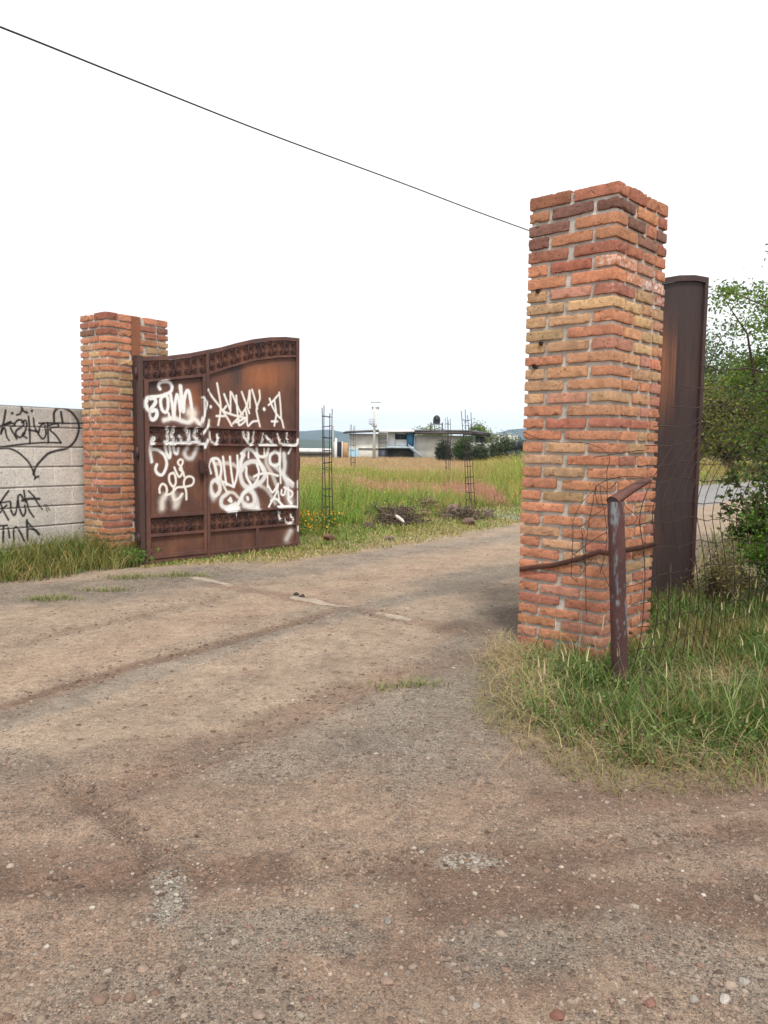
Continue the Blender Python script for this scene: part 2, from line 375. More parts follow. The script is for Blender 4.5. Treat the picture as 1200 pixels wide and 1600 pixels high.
def gz(P, detail=True):
    P = np.atleast_2d(P); p3 = np.c_[P[:, :2], np.zeros(len(P))]
    z = 0.030 * fbm(p3, 0.45, 3, 3)
    near = 1 - sstep(14, 30, p3[:, 1])
    if detail: z = z + near * (0.009 * fbm(p3, 3.1, 5, 3) + 0.005 * fbm(p3, 13, 8, 2))
    for L, wd, dp in RUTS:
        d = seg_dist(p3, L); m = d < wd * 6
        if m.any():
            z = z - dp * np.exp(-(d / wd) ** 2) * (0.6 + 0.6 * fbm(p3, 2.5, 11, 2)) + dp * 0.45 * np.exp(-((d - wd * 1.9) / (wd * 0.8)) ** 2)
    dl = np.linalg.norm(p3[:, :2] - np.array([-2.3, 10.3]), axis=1)
    dg = seg_dist(p3, [HINGE_L, HINGE_L + np.array([math.cos(ANG_L), math.sin(ANG_L)]) * 2.6])
    dp_ = np.linalg.norm(p3[:, :2] - (CR + np.array([0.05, -0.05])), axis=1)
    z = z - 0.075 * np.exp(-(dg / 0.45) ** 2) - 0.045 * np.exp(-(dp_ / 0.8) ** 2)
    # the verges stand a little proud of the road
    v = np.maximum(sstep(0.0, 0.7, side(p3, ROAD_L)), sstep(0.0, 0.6, -side(p3, ROAD_R)))
    v = v * (p3[:, 1] > 3.1) * np.where(dl < 2, 0.0, 1)
    z = z + 0.035 * v
    return z

# ------------------------------------------------------------------ ground sheet
def build_ground():
    ys = [-30, -12, -5, -2, -0.5, 0.3, 0.8, 1.2]; y = 1.2
    while y < 3900:
        y += max(0.0125, 0.0085 * y) if y < 25 else 0.06 * y
        ys.append(y)
    xs = list(np.arange(-5.2, 5.2, 0.022)); x = 5.2
    while x < 3500: x += max(0.05, 0.06 * (x - 4.5)); xs.append(x); xs.insert(0, -x)
    X, Y = np.meshgrid(np.array(xs), np.array(ys), indexing='ij')
    P = np.c_[X.ravel(), Y.ravel(), np.zeros(X.size)]
    P[:, 2] = gz(P)
    n = len(P)
    tan = np.array([0.325, 0.250, 0.185]); grey = np.array([0.276, 0.234, 0.188]); red = np.array([0.305, 0.212, 0.154]); brown = np.array([0.190, 0.122, 0.088])
    grass = np.array([0.10, 0.11, 0.045]); straw = np.array([0.33, 0.26, 0.13])
    def paint(c, m, col): return c * (1 - m[:, None]) + col * m[:, None]
    nA = fbm(P, 0.9, 21, 4); nB = fbm(P, 2.4, 31, 4) + 0.7 * fbm(P, 9, 33, 3) + 0.5 * fbm(P, 33, 35, 2); nC = fbm(P, 0.35, 41, 3)
    c = np.tile(tan, (n, 1)); gr = np.full(n, 0.22)
    near = 1 - sstep(3.1, 4.2, P[:, 1] + 0.5 * nA - 0.12 * P[:, 0])
    c = paint(c, near * 0.72, red); gr = gr + near * 0.28
    def band(pts, wd, col, k, g=0.0, edge=0.5):
        nonlocal c, gr
        d = seg_dist(P, pts) + 0.45 * wd * nB; m = (1 - sstep(wd * (1 - edge), wd * (1 + edge), d)) * k
        c = paint(c, m, col); gr = np.clip(gr + m * g, 0, 1.2)
    band(GP((0, 1165), (250, 1075), (450, 1010), (640, 965), (810, 925)), 0.36, tan * 1.10, 0.7, -0.25)
    band(GP((0, 1060), (200, 1005), (420, 945), (600, 900), (810, 855)), 0.32, tan * 1.06 * np.array([1.03, .97, .95]), 0.75, -0.2)
    band(GP((0, 930), (160, 925), (330, 900)), 0.55, grey * 0.92, 0.85, 0.6)
    band(GP((330, 905), (470, 890), (620, 862), (810, 838)), 0.30, grey * 1.0, 0.6, 0.5)
    band(GP((0, 1125), (240, 1050), (420, 995), (600, 945), (810, 893)), 0.14, grey, 0.75, 0.5)
    band(GP((700, 910), (810, 890), (900, 875)), 0.35, grey * 0.9, 0.8, 0.6)
    band(GP((640, 1180), (720, 1110), (740, 1040), (800, 960)), 0.34, grey * 0.95, 0.85, 0.6)
    band(GP((420, 1180), (560, 1150), (640, 1100)), 0.28, grey, 0.55, 0.4)
    band(GP((740, 985), (800, 975), (830, 960)), 0.30, brown * 0.75, 0.6, 0.5)  # shadow beside the near pillar, painted into the dirt colour
    band(GP((0, 1100), (200, 1042), (330, 1010), (520, 957)), 0.07, brown, 0.8, 0)
    band(GP((150, 1245), (350, 1165), (560, 1080), (770, 1015)), 0.14, brown * 1.1, 0.55, 0.1)
    band(GP((330, 915), (520, 945), (700, 985)), 0.12, brown * 1.1, 0.55, 0)
    band(GP((0, 1012), (120, 985), (330, 940)), 0.07, brown * 1.2, 0.4, 0)
    band(GP((105, 1225), (170, 1270), (245, 1345)), 0.06, brown * 0.9, 0.6, 0.5)
    band(GP((0, 1385), (250, 1372), (420, 1362)), 0.11, brown * 0.9, 0.85, 0)
    band(GP((640, 1356), (800, 1340), (1000, 1320), (1200, 1300)), 0.11, brown, 0.75, 0)
    band(GP((700, 1410), (900, 1400), (1050, 1410), (1200, 1390)), 0.15, brown * 0.85, 0.85, -0.1)
    band(GP((30, 1360), (150, 1350)), 0.15, brown * 1.1, 0.6, -0.2)
    band(GP((870, 1255), (1100, 1245), (1200, 1240)), 0.14, brown, 0.7, 0)
    band(GP((560, 1480), (700, 1500), (850, 1520)), 0.11, brown, 0.7, 0)
    band(GP((60, 1480), (250, 1500), (420, 1530)), 0.14, red * 1.15, 0.5, 0.2)
    band(GP((330, 1470), (460, 1450), (560, 1470)), 0.10, grey * 1.0, 0.75, 0.6)
    band(GP((740, 1490), (860, 1480)), 0.11, grey * 0.95, 0.75, 0.6)
    band(GP((1000, 1450), (1100, 1490), (1180, 1540)), 0.14, grey * 1.05, 0.7, 0.55)
    band(GP((120, 1570), (400, 1590)), 0.16, grey * 1.05, 0.5, 0.6)
    band(GP((830, 1300), (1050, 1300)), 0.10, tan * 0.95, 0.4, -0.1)
    band(GP((255, 1365), (270, 1400), (262, 1432)), 0.042, np.array([0.36, 0.33, 0.28]), 0.75, 0.6, 0.9)
    band(GP((700, 1345), (770, 1342)), 0.030, np.array([0.40, 0.37, 0.32]), 0.75, 0.5, 0.9)
    m = sstep(0.15, 0.6, nB) * 0.30; c = paint(c, m, brown * 1.2)
    m = sstep(0.2, 0.6, -nA) * 0.3; c = paint(c, m, grey); gr = gr + m
    # verges and field
    sl_ = side(P, ROAD_L) + 0.22 * nB; srt = -side(P, ROAD_R) + 0.15 * nB
    v = sstep(-0.05, 0.35, sl_); c = paint(c, v * 0.85, straw * (0.85 + 0.25 * nA[:, None])); gr = gr * (1 - 0.8 * v)
    v2 = sstep(0.6, 1.8, sl_); c = paint(c, v2 * 0.8, grass * (1 + 0.4 * nC[:, None]))
    v = sstep(0.0, 0.3, srt) * (P[:, 1] > 3.0); c = paint(c, v * 0.7, np.array([0.20, 0.155, 0.095])); gr = gr * (1 - 0.6 * v)
    far = sstep(30, 60, P[:, 1]) * (sl_ > 0); c = paint(c, far * 0.8, np.array([0.26, 0.21, 0.10]) * (1 + 0.4 * nA[:, None]))
    vf = sstep(150, 400, P[:, 1]); c = paint(c, vf, np.array([0.055, 0.075, 0.035]))
    # asphalt lane further along, seen through the wire fence
    d = seg_dist(P, [[4.0, 17.0], [9.5, 24.5], [16, 32.5], [26, 43]]); asp = 1 - sstep(1.6, 2.1, d + 0.2 * nB)
    c = paint(c, asp * 0.85, np.array([0.24, 0.25, 0.26]))
    mb = MB(); mb.grid(P.reshape(len(xs), len(ys), 3), np.c_[c, np.clip(gr, 0, 1)].reshape(len(xs), len(ys), 4))
    o = mb.build('ground', M_GROUND, smooth=True); tag(o, 'brown dirt road and field of packed earth with gravel', None, None, 'structure')
build_ground()

# hills on the horizon (real ridges, kilometres away)
def hills(name, r0, r1, prof, col, seed):
    az = np.linspace(-0.75, 0.75, 260); rr = np.linspace(0, 1, 14)
    A, Q = np.meshgrid(az, rr, indexing='ij'); rad = r0 + (r1 - r0) * Q
    hgt = np.interp(A, prof[0], prof[1]) * np.sin(np.pi * np.clip(Q, 0, 1)) ** 0.8
    P = np.c_[(rad * np.sin(A)).ravel(), (rad * np.cos(A)).ravel(), hgt.ravel()]
    P[:, 2] *= 1 + 0.22 * fbm(P, 0.0045, seed, 4); P[:, 2] -= 1.0
    mb = MB(); n = fbm(P, 0.02, seed + 5, 3)
    mb.grid(P.reshape(len(az), len(rr), 3), (np.array(col) * (1 + 0.35 * n[:, None])).reshape(len(az), len(rr), 3))
    tag(mb.build(name, M_PLAIN, smooth=True), None, None, None, 'structure')
hills('hills', 2300, 3300, ([-0.8, -0.35, -0.16, -0.11, -0.075, -0.05, -0.02, 0.05, 0.12, 0.145, 0.165, 0.19, 0.25, 0.8], [60, 50, 58, 60, 66, 56, 30, 16, 24, 62, 80, 84, 60, 70]), (0.045, 0.06, 0.05), 3)
hills('low_hills', 1250, 1700, ([-0.8, -0.3, -0.13, -0.1, -0.06, -0.02, 0.02, 0.1, 0.14, 0.2, 0.8], [20, 18, 20, 19, 15, 12, 3, 2, 3, 8, 20]), (0.04, 0.06, 0.03), 9)

# ------------------------------------------------------------------ brick pillars
def brick_pillar(C, A, B, W1, W2, H, ncourse, seed, root, palette, saltf, squeeze):
    rg = np.random.default_rng(seed)
    def toW(V): return np.c_[V[:, 0] * A[0] + V[:, 1] * B[0], V[:, 0] * A[1] + V[:, 1] * B[1], V[:, 2]]
    T = 0.15; bricks = MB(); mort = MB()
    edges = [0.0]
    for k in range(ncourse): edges.append(edges[-1] + 1 + squeeze * (k / ncourse - 0.5))
    edges = np.array(edges) / edges[-1] * H - 0.0
    edges[0] = -0.10
    for k in range(ncourse):
        z0, z1 = edges[k], edges[k + 1]; j = 0.021; runs = []
        def run(t0, t1, lens):
            lens = np.array(lens, float) * (1 + 0.07 * rg.standard_normal(len(lens))); g = 0.024 + 0.016 * rg.random(len(lens))
            if len(lens) > 1: g[0] += 0.016 * rg.random()
            tot = lens.sum() + g[:-1].sum() if len(lens) > 1 else lens.sum()
            sc = (t1 - t0) / tot; x = t0; out = []
            for i in range(len(lens)):
                out.append((x, x + lens[i] * sc)); x += (lens[i] + g[i]) * sc
            return out
        typ = k % 2
        if typ == 0:
            for a, b in run(0, W1, [0.30, 0.29]): runs.append((a, b, 0, T))
            for a, b in run(0, W1, [0.29, 0.30]): runs.append((a, b, W2 - T, W2))
            for a, b in run(T + 0.022, W2 - T - 0.02, [0.26, 0.15]): runs.append((0, T, a, b)); runs.append((W1 - T, W1, a, b))
        else:
            for a, b in run(0, W2, [0.29, 0.28, 0.13]): runs.append((0, T, a, b))
            for a, b in run(0, W2, [0.13, 0.28, 0.29]): runs.append((W1 - T, W1, a, b))
            for a, b in run(T + 0.028, W1 - T - 0.028, [0.29]): runs.append((a, b, 0, T)); runs.append((a, b, W2 - T, W2))
        for (x0, x1, y0, y1) in runs:
            jit = 0.005 * rg.standard_normal(6)
            out = 0.004 + 0.004 * rg.random()
            lo = np.array([x0 - (out if x0 <= 0.001 else 0), y0 - (out if y0 <= 0.001 else 0), z0 + j / 2 + jit[0] * 0.5])
            hi = np.array([x1 + (out if x1 >= W1 - 0.001 else 0), y1 + (out if y1 >= W2 - 0.001 else 0), z1 - j / 2 + jit[1] * 0.5])
            if hi[2] > H - 0.02: hi[2] = H + jit[2]
            tilt = 0.006 * rg.standard_normal(); cen = (lo + hi) / 2; so_ = rg.integers(1000)
            zc = cen[2] / H; cc = palette(zc, rg, cen)
            sf = saltf(cen, rg)
            def fn(V, cen=cen, tilt=tilt, so_=so_):
                V = V.copy(); V[:, 2] += (V[:, 0] - cen[0] + V[:, 1] - cen[1]) * tilt
                D = V - cen; Ln = np.linalg.norm(D, axis=1, keepdims=True) + 1e-9
                q = V + so_ * 1.37
                a = 0.0026 * fbm(q, 17, 1, 2) + 0.0028 * fbm(q, 75, 2, 2)
                chip = sstep(0.20, 0.60, fbm(q, 26, 7, 2)) * 0.011 * sstep(0.80, 1.1, np.abs(D / ((hi - lo) / 2)).sum(1) / 2.0)
                s_ = np.sign(D); m = np.abs(D) / ((hi - lo) / 2); s_ = s_ * (m > 0.8)
                nn = np.linalg.norm(s_, axis=1, keepdims=True); nn[nn == 0] = 1; s_ = s_ / nn
                V = V + s_ * (a - chip)[:, None]
                return toW(V)
            bricks.gbox(lo, hi, (0.016, 0.016, 0.0125), [*cc, sf], 0, rnd=0.007, fn=fn)
    def fm(V):
        q = V + seed * 3.3; a = 0.0045 * fbm(q, 18, 4, 2) + 0.003 * fbm(q, 50, 6, 2)
        c = np.array([W1 / 2, W2 / 2, H / 2]); D = V - c; hv = np.array([W1 / 2 - 0.014, W2 / 2 - 0.014, 9]); s_ = np.sign(D) * (np.abs(D) >= hv - 1e-4)
        s_[:, 2] = 0
        return toW(V + s_ * a[:, None])
    n0 = mort.n
    mort.gbox((0.014, 0.014, -0.1), (W1 - 0.014, W2 - 0.014, H - 0.020), 0.020, (0.47, 0.43, 0.38), 0, fn=fm)
    # lime bloom on the mortar
    V = np.concatenate(mort.V); s = sstep(0.15, 0.5, fbm(V, 3.5, seed + 9, 3)) * 0.75
    off = 0
    for i in range(len(mort.V)):
        mort.C[i][:, 3] = s[off:off + len(mort.V[i])]; off += len(mort.V[i])
    bricks.build('brickwork', M_BRICK, root, smooth=True); mort.build('mortar', M_MORTAR, root, smooth=True)

OR = np.array([0.435, 0.196, 0.114]); OC = np.array([0.43, 0.268, 0.155]); RD = np.array([0.325, 0.135, 0.090]); DK = np.array([0.20, 0.105, 0.078]); PK = np.array([0.45, 0.22, 0.155])
def pick(rg, opts):
    p = np.array([o[1] for o in opts]); c = opts[rg.choice(len(opts), p=p / p.sum())][0]
    return np.clip(c * (1 + 0.09 * rg.standard_normal()) * (1 + 0.025 * rg.standard_normal(3)), 0.02, 0.8)
def palR(z, rg, c):
    if z > 0.86: return pick(rg, [(RD, 5), (DK, 1.3), (OR * 0.9, 3)])
    if z > 0.78: return pick(rg, [(OR, 3), (PK, 2), (RD, 2), (OC, 1)])
    if z > 0.52: return pick(rg, [(OC, 4), (OC * 0.5 + OR * 0.5, 3), (OR, 4), (PK * 0.9, 1)])
    if z > 0.36: return pick(rg, [(OR, 6), (OC, 4), (RD * 1.15, 1)])
    if z > 0.16: return pick(rg, [(OR, 7), (OC, 1.6), (RD * 1.15, 2)])
    return pick(rg, [(OR * 0.85, 5), (RD, 2), (PK * 0.8, 3)])
def palL(z, rg, c):
    if z > 0.9: return pick(rg, [(RD, 4), (DK, 2), (OR, 2)])
    if z > 0.55: return pick(rg, [(OC, 4), (OR, 6)])
    if z > 0.3: return pick(rg, [(OR, 5), (PK, 3), (OC, 1)])
    return pick(rg, [(OR * 0.95, 6), (RD, 2), (OC, 0.8)])
def saltR(c, rg):
    s = 0.05 * rg.random()
    if c[1] > 0.10 and 2.55 < c[2] < 2.95: s += (c[0] < 0.16) * max(0, 0.55 - 2.4 * abs(c[2] - 2.72 + 0.12 * (c[1] - 0.4))) * (0.5 + 0.7 * rg.random())
    if c[1] < 0.2 and 2.5 < c[2] < 2.95 and rg.random() < 0.4: s += 0.2
    if rg.random() < 0.06: s += 0.25
    return s
def saltL(c, rg):
    s = 0.05 * rg.random() + (0.35 * rg.random() if 1.3 < c[2] < 1.9 else 0) + (0.3 if rg.random() < 0.08 else 0)
    return s
pr = empty('brick_pillar', (CR[0], CR[1], 0), 0, 'tall brick pillar on the right nearest the camera, grass round its foot and a cut pipe in front', 'pillar', 'brick gate pillars')
brick_pillar(CR, AR, BR, WR1, WR2, HR, 37, 5, pr, palR, saltR, 0.14)
pl_ = empty('brick_pillar', (CL[0], CL[1], 0), 0, 'smaller farther brick pillar between the grey block wall and the graffitied open gate leaf', 'pillar', 'brick gate pillars')
brick_pillar(CL, AL, BL, WL1, WL2, HL, 35, 12, pl_, palL, saltL, 0.05)
# iron stubs set in the front face of the right pillar
for px, py in ((840, 455), (845, 537), (835, 573)):
    nrm = np.array([-AR[1], AR[0]]); nrm = nrm if nrm[1] < 0 else -nrm
    p = onplane(px, py, CR + nrm * 0.012, nrm) - np.array([CR[0], CR[1], 0]); n3 = np.array([nrm[0], nrm[1], 0])
    MB().tube([p - n3 * 0.03, p + n3 * 0.006], 0.016, 12, (0.1, 0.3, 0, 0)).tube([p - n3 * 0.03, p + n3 * 0.0], 0.0105, 8, (0, 1, 0, 0)).build('iron_stub', M_SCROLL, pr)
# steel hinge post let into the inner face of the left pillar
nL = np.array([BL[1], -BL[0]])
def postL(V): return np.c_[V[:, 0] * BL[0] + V[:, 1] * nL[0], V[:, 0] * BL[1] + V[:, 1] * nL[1], V[:, 2]]
mb = MB(); mb.gbox((0.335, -0.02, 2.64), (0.455, 0.014, HL - 0.01), 0.05, (0.55, 0.1, 0, 0), fn=postL)
mb.build('hinge_plate', M_SHEET, pl_)
mb = MB(); mb.gbox((0.345, -0.01, -0.1), (0.455, 0.085, 2.637), 0.05, (0, 0.5, 0, 0), fn=postL); mb.build('hinge_post', M_SCROLL, pl_)
nR = np.array([-BR[1], BR[0]])
def postR(V): return np.c_[(AR * WR1)[0] + V[:, 0] * BR[0] + V[:, 1] * nR[0], (AR * WR1)[1] + V[:, 0] * BR[1] + V[:, 1] * nR[1], V[:, 2]]
mb = MB(); mb.gbox((0.36, 0.012, -0.1), (0.46, 0.10, 2.66), 0.05, (0, 0.5, 0, 0), fn=postR); mb.build('hinge_post', M_SCROLL, pr)

# ------------------------------------------------------------------ graffiti strokes, traced then laid on the gate and wall planes
A_ = (220, 510, 8.423); B_ = (310, 510, 7.059); C_ = (210, 680, 7.62); D_ = (310, 680, 7.059); E_ = (0, 600, 5.714)
# (crop, width, softness, opacity, warmth, points)
GS = [
 (A_, 40, .25, 1, 0, [(265, 800), (248, 760), (270, 715), (330, 700), (390, 715), (425, 765), (410, 830), (340, 870), (250, 895), (150, 905), (85, 915)]),
 (A_, 48, .2, 1, 0, [(80, 925), (62, 985), (80, 1060), (120, 1100), (130, 1170), (180, 1205), (225, 1150), (215, 1080), (160, 1090)]),
 (A_, 44, .2, 1, 0, [(125, 925), (190, 925), (210, 970), (180, 1020), (120, 1090)]),
 (A_, 42, .2, 1, 0, [(340, 880), (285, 915), (275, 990), (300, 1080), (345, 1105), (372, 1040), (370, 930), (345, 885)]),
 (A_, 42, .2, 1, 0, [(400, 850), (420, 960), (440, 1100), (450, 1195)]),
 (A_, 40, .2, 1, 0, [(455, 1150), (465, 1000), (490, 875), (515, 960), (535, 1090)]),
 (A_, 52, .2, 1, 0, [(535, 760), (548, 880), (555, 1000), (570, 1060)]),
 (A_, 46, .2, 1, 0, [(578, 1100), (590, 920), (620, 830), (650, 840), (668, 930), (685, 1060), (700, 1180)]),
 (A_, 120, .8, .9, .55, [(660, 1110), (700, 1120), (690, 1160)]),
 (A_, 60, .6, .95, .25, [(320, 1210), (440, 1185), (560, 1225), (640, 1240), (720, 1200), (790, 1260)]),
 (A_, 26, .3, 1, 0, [(380, 1120), (400, 1200)]), (A_, 20, .3, 1, 0, [(530, 1080), (530, 1200)]),
 (A_, 30, .3, .95, 0, [(825, 915), (870, 985), (850, 1090), (815, 1230)]), (A_, 24, .4, .8, .2, [(830, 960), (835, 1150)]),
 (A_, 42, .4, .95, .5, [(905, 1215), (900, 1270)]), (A_, 32, .3, 1, .1, [(895, 1270), (870, 1320), (815, 1390)]),
 (A_, 44, .3, 1, 0, [(880, 1480), (845, 1565)]),
 (A_, 36, .4, .9, .1, [(345, 1310), (360, 1400), (350, 1500)]), (A_, 44, .4, .85, .1, [(430, 1320), (420, 1420), (440, 1510)]),
 (A_, 50, .4, .85, 0, [(600, 1330), (640, 1430), (620, 1510)]), (A_, 50, .4, .85, 0, [(735, 1330), (715, 1420), (770, 1500)]), (A_, 40, .5, .7, 0, [(520, 1420), (540, 1510)]),
 (A_, 30, .3, 1, 0, [(310, 1505), (370, 1510)]), (A_, 30, .3, 1, 0, [(400, 1510), (600, 1512)]), (A_, 30, .3, 1, 0, [(640, 1512), (720, 1500), (830, 1530)]),
 (A_, 40, .3, 1, 0, [(185, 1450), (150, 1540), (125, 1600)]),
 (C_, 48, .25, 1, 0, [(225, 20), (200, 90), (195, 190), (212, 290)]),
 (C_, 34, .25, 1, 0, [(215, 150), (290, 155), (365, 215), (398, 310), (378, 400), (335, 455), (285, 435), (265, 385), (278, 330)]),
 (C_, 34, .3, 1, 0, [(370, 60), (395, 190), (430, 250), (440, 180), (425, 80)]), (C_, 34, .4, .95, 0, [(470, 80), (490, 180), (520, 200), (535, 140)]),
 (C_, 50, .8, .7, 0, [(640, 130), (610, 190), (640, 250), (700, 250), (735, 180), (760, 120)]),
 (C_, 26, .2, 1, .35, [(314, 665), (312, 610), (342, 562), (385, 582), (400, 640), (385, 690)]),
 (C_, 26, .2, 1, .35, [(385, 695), (440, 680), (478, 645), (482, 600)]),
 (C_, 26, .2, 1, .35, [(472, 428), (432, 452), (425, 510), (448, 568), (480, 592), (506, 545), (500, 470), (478, 430)]),
 (C_, 24, .2, 1, .3, [(488, 365), (520, 440), (550, 478), (582, 425), (570, 360), (545, 335), (530, 300), (560, 268), (590, 292), (572, 345), (552, 385), (592, 420), (605, 470)]),
 (C_, 24, .2, 1, .35, [(480, 650), (520, 605), (580, 598), (650, 590), (702, 570), (722, 520), (700, 480), (650, 473), (610, 510), (603, 580), (628, 640), (632, 745)]),
 (C_, 26, .3, 1, .4, [(482, 640), (470, 700), (492, 752), (540, 732), (585, 680)]),
 (C_, 70, .9, .85, .6, [(375, 710), (345, 760), (340, 850)]), (C_, 70, .95, .7, .55, [(480, 700), (500, 790), (500, 830)]), (C_, 50, .9, .5, .5, [(570, 700), (530, 800)]),
]
for p in ([(112, 680), (180, 780), (250, 870), (330, 990), (378, 1078)], [(218, 610), (237, 720), (257, 850), (250, 960), (230, 1070)], [(212, 970), (300, 970)],
          [(296, 730), (330, 820), (362, 905)], [(366, 705), (365, 925)], [(320, 860), (292, 915), (400, 960), (540, 995)], [(380, 715), (430, 830), (470, 920), (505, 955)],
          [(430, 745), (440, 900), (455, 1010)], [(490, 705), (525, 800), (575, 940)], [(577, 690), (560, 800), (530, 890), (470, 970), (392, 1055)],
          [(452, 1000), (466, 1072), (545, 1000), (533, 900)], [(580, 700), (580, 880)], [(604, 680), (640, 800), (662, 890)], [(684, 690), (690, 780), (655, 880), (662, 960), (692, 1085)],
          [(545, 960), (558, 1078), (610, 1035), (668, 1025)], [(892, 740), (840, 800), (786, 850)], [(852, 800), (870, 950), (850, 1078)], [(904, 712), (918, 850), (925, 985)],
          [(798, 780), (830, 870), (890, 970), (930, 1010), (952, 1100)], [(820, 1030), (885, 1032)], [(430, 1040), (540, 990)]):
    GS.append((B_, 23, .3, .97, .12 + .3 * (min(q[1] for q in p) < 720), p))
GS += [
 (B_, 34, .2, 1, 0, [(145, 866), (146, 868)]), (B_, 38, .2, 1, 0, [(738, 893), (740, 897)]),
 (B_, 26, .3, 1, .1, [(500, 1150), (530, 1230), (570, 1290)]), (B_, 26, .3, 1, .1, [(545, 1150), (560, 1220)]), (B_, 26, .4, .9, .1, [(625, 1140), (605, 1250)]),
 (B_, 26, .4, .9, .1, [(718, 1170), (705, 1260)]), (B_, 30, .4, .9, .1, [(755, 1190), (820, 1280)]), (B_, 28, .4, .9, .1, [(880, 1170), (912, 1270)]), (B_, 24, .3, .9, .1, [(980, 1160), (990, 1260)]),
 (B_, 26, .2, 1, 0, [(670, 1290), (855, 1290)]), (B_, 26, .2, 1, 0, [(570, 1295), (600, 1275)]), (B_, 30, .2, 1, 0, [(925, 1285), (1075, 1292), (1098, 1230)]),
 (B_, 26, .3, 1, .3, [(218, 1175), (222, 1240), (188, 1282), (135, 1230), (128, 1150)]),
 (D_, 30, .2, 1, 0, [(148, 400), (128, 330), (142, 265), (185, 238), (235, 252), (262, 320), (262, 400), (235, 480)]),
 (D_, 36, .3, 1, .15, [(175, 260), (200, 340), (222, 460)]), (D_, 26, .3, .9, .2, [(262, 400), (262, 470), (320, 600)]),
 (D_, 48, .4, .92, .1, [(240, 500), (190, 480), (150, 530), (155, 610), (200, 650), (245, 600), (245, 530), (215, 490)]),
 (D_, 60, .95, .6, .1, [(150, 620), (180, 680)]),
 (D_, 27, .2, 1, 0, [(284, 222), (300, 370), (320, 530)]), (D_, 27, .2, 1, 0, [(288, 498), (350, 530), (402, 552)]), (D_, 27, .2, 1, 0, [(360, 222), (375, 380), (400, 550)]),
 (D_, 27, .2, 1, 0, [(442, 208), (446, 340), (430, 470), (402, 552)]),
 (D_, 44, .5, .62, .45, [(215, 300), (330, 292), (420, 320), (460, 375)]),
 (D_, 56, .35, .85, 0, [(510, 200), (478, 290), (475, 420), (505, 520), (565, 560), (655, 530), (735, 460), (745, 380), (690, 300), (610, 272), (530, 305), (490, 370)]),
 (D_, 32, .2, 1, 0, [(540, 340), (545, 440), (600, 540)]), (D_, 30, .2, 1, 0, [(655, 300), (680, 390), (660, 480), (600, 560)]),
 (D_, 40, .2, 1, .05, [(488, 185), (555, 135), (630, 175), (690, 290), (725, 370)]), (D_, 20, .2, 1, 0, [(565, 165), (565, 235)]), (D_, 26, .2, 1, 0, [(500, 200), (480, 330)]),
 (D_, 46, .3, .95, 0, [(600, 560), (525, 610), (475, 690), (435, 760), (360, 770)]),
 (D_, 50, .4, .8, 0, [(560, 590), (500, 640), (500, 720), (560, 760), (625, 730), (620, 640), (575, 595)]), (D_, 40, .3, 1, 0, [(553, 672), (557, 690)]),
 (D_, 50, .4, .85, .05, [(340, 620), (270, 680), (270, 760), (340, 780), (420, 740)]), (D_, 34, .5, .8, .6, [(330, 615), (400, 620), (450, 670)]), (D_, 34, .3, 1, 0, [(365, 680), (375, 715), (350, 700)]),
 (D_, 60, .5, .7, 0, [(600, 580), (650, 690), (670, 780)]), (D_, 70, .6, .7, 0, [(520, 760), (640, 780)]),
 (D_, 28, .25, 1, .15, [(625, 440), (690, 412), (790, 405), (890, 432)]),
 (D_, 34, .3, 1, 0, [(655, 130), (665, 200), (710, 222), (765, 205), (785, 135)]), (D_, 20, .3, 1, 0, [(738, 130), (740, 220)]),
 (D_, 50, .6, .6, .5, [(770, 180), (760, 290), (820, 400), (870, 530)]),
 (D_, 40, .35, .95, 0, [(855, 165), (805, 210), (805, 290), (855, 320), (905, 290), (905, 200), (860, 165)]),
 (D_, 24, .3, .95, 0, [(918, 130), (912, 300), (920, 512)]), (D_, 60, .5, .75, 0, [(955, 190), (965, 330), (950, 420), (1000, 490), (1050, 540)]),
 (D_, 60, .6, .65, 0, [(860, 330), (960, 430), (1000, 560)]), (D_, 26, .3, 1, 0, [(1035, 130), (1005, 185)]), (D_, 28, .2, 1, 0, [(1000, 465), (1060, 515)]),
 (D_, 20, .2, 1, 0, [(775, 430), (775, 560)]), (D_, 26, .2, 1, 0, [(780, 540), (832, 615), (892, 520), (870, 620), (835, 690), (790, 772)]), (D_, 30, .3, 1, 0, [(815, 705), (870, 688), (945, 765)]), (D_, 24, .3, .9, 0, [(890, 600), (905, 700)]),
 (D_, 26, .2, 1, 0, [(932, 590), (928, 635), (960, 640), (975, 575)]), (D_, 28, .2, 1, 0, [(1000, 570), (1010, 705)]), (D_, 28, .2, 1, 0, [(960, 560), (1045, 610), (1040, 660), (1000, 680), (1040, 740)]), (D_, 90, .9, .6, 0, [(1000, 640), (1030, 720)]),
 (D_, 44, .7, .5, .4, [(700, 540), (780, 600), (860, 740)]), (D_, 40, .7, .4, .4, [(550, 440), (640, 480), (700, 540)]),
 (D_, 50, .5, .9, 0, [(320, 805), (455, 785)]), (D_, 26, .3, .95, 0, [(890, 775), (990, 770), (1080, 772)]), (D_, 26, .4, .95, 0, [(330, 835), (420, 825)]),
 (D_, 18, .2, 1, 0, [(1094, 490), (1094, 560)]), (D_, 18, .2, 1, 0, [(1095, 600), (1095, 780)]), (D_, 16, .2, 1, 0, [(1100, 985), (1100, 1040)]),
 (D_, 76, .9, .6, .1, [(985, 1130), (1030, 1040)]), (D_, 26, .3, .9, .1, [(890, 830), (912, 920)]), (D_, 24, .3, 1, 0, [(960, 930), (990, 955), (1048, 935), (1030, 860)]),
]
dL = np.array([math.cos(ANG_L), math.sin(ANG_L)]); nLg = np.array([-dL[1], dL[0]])
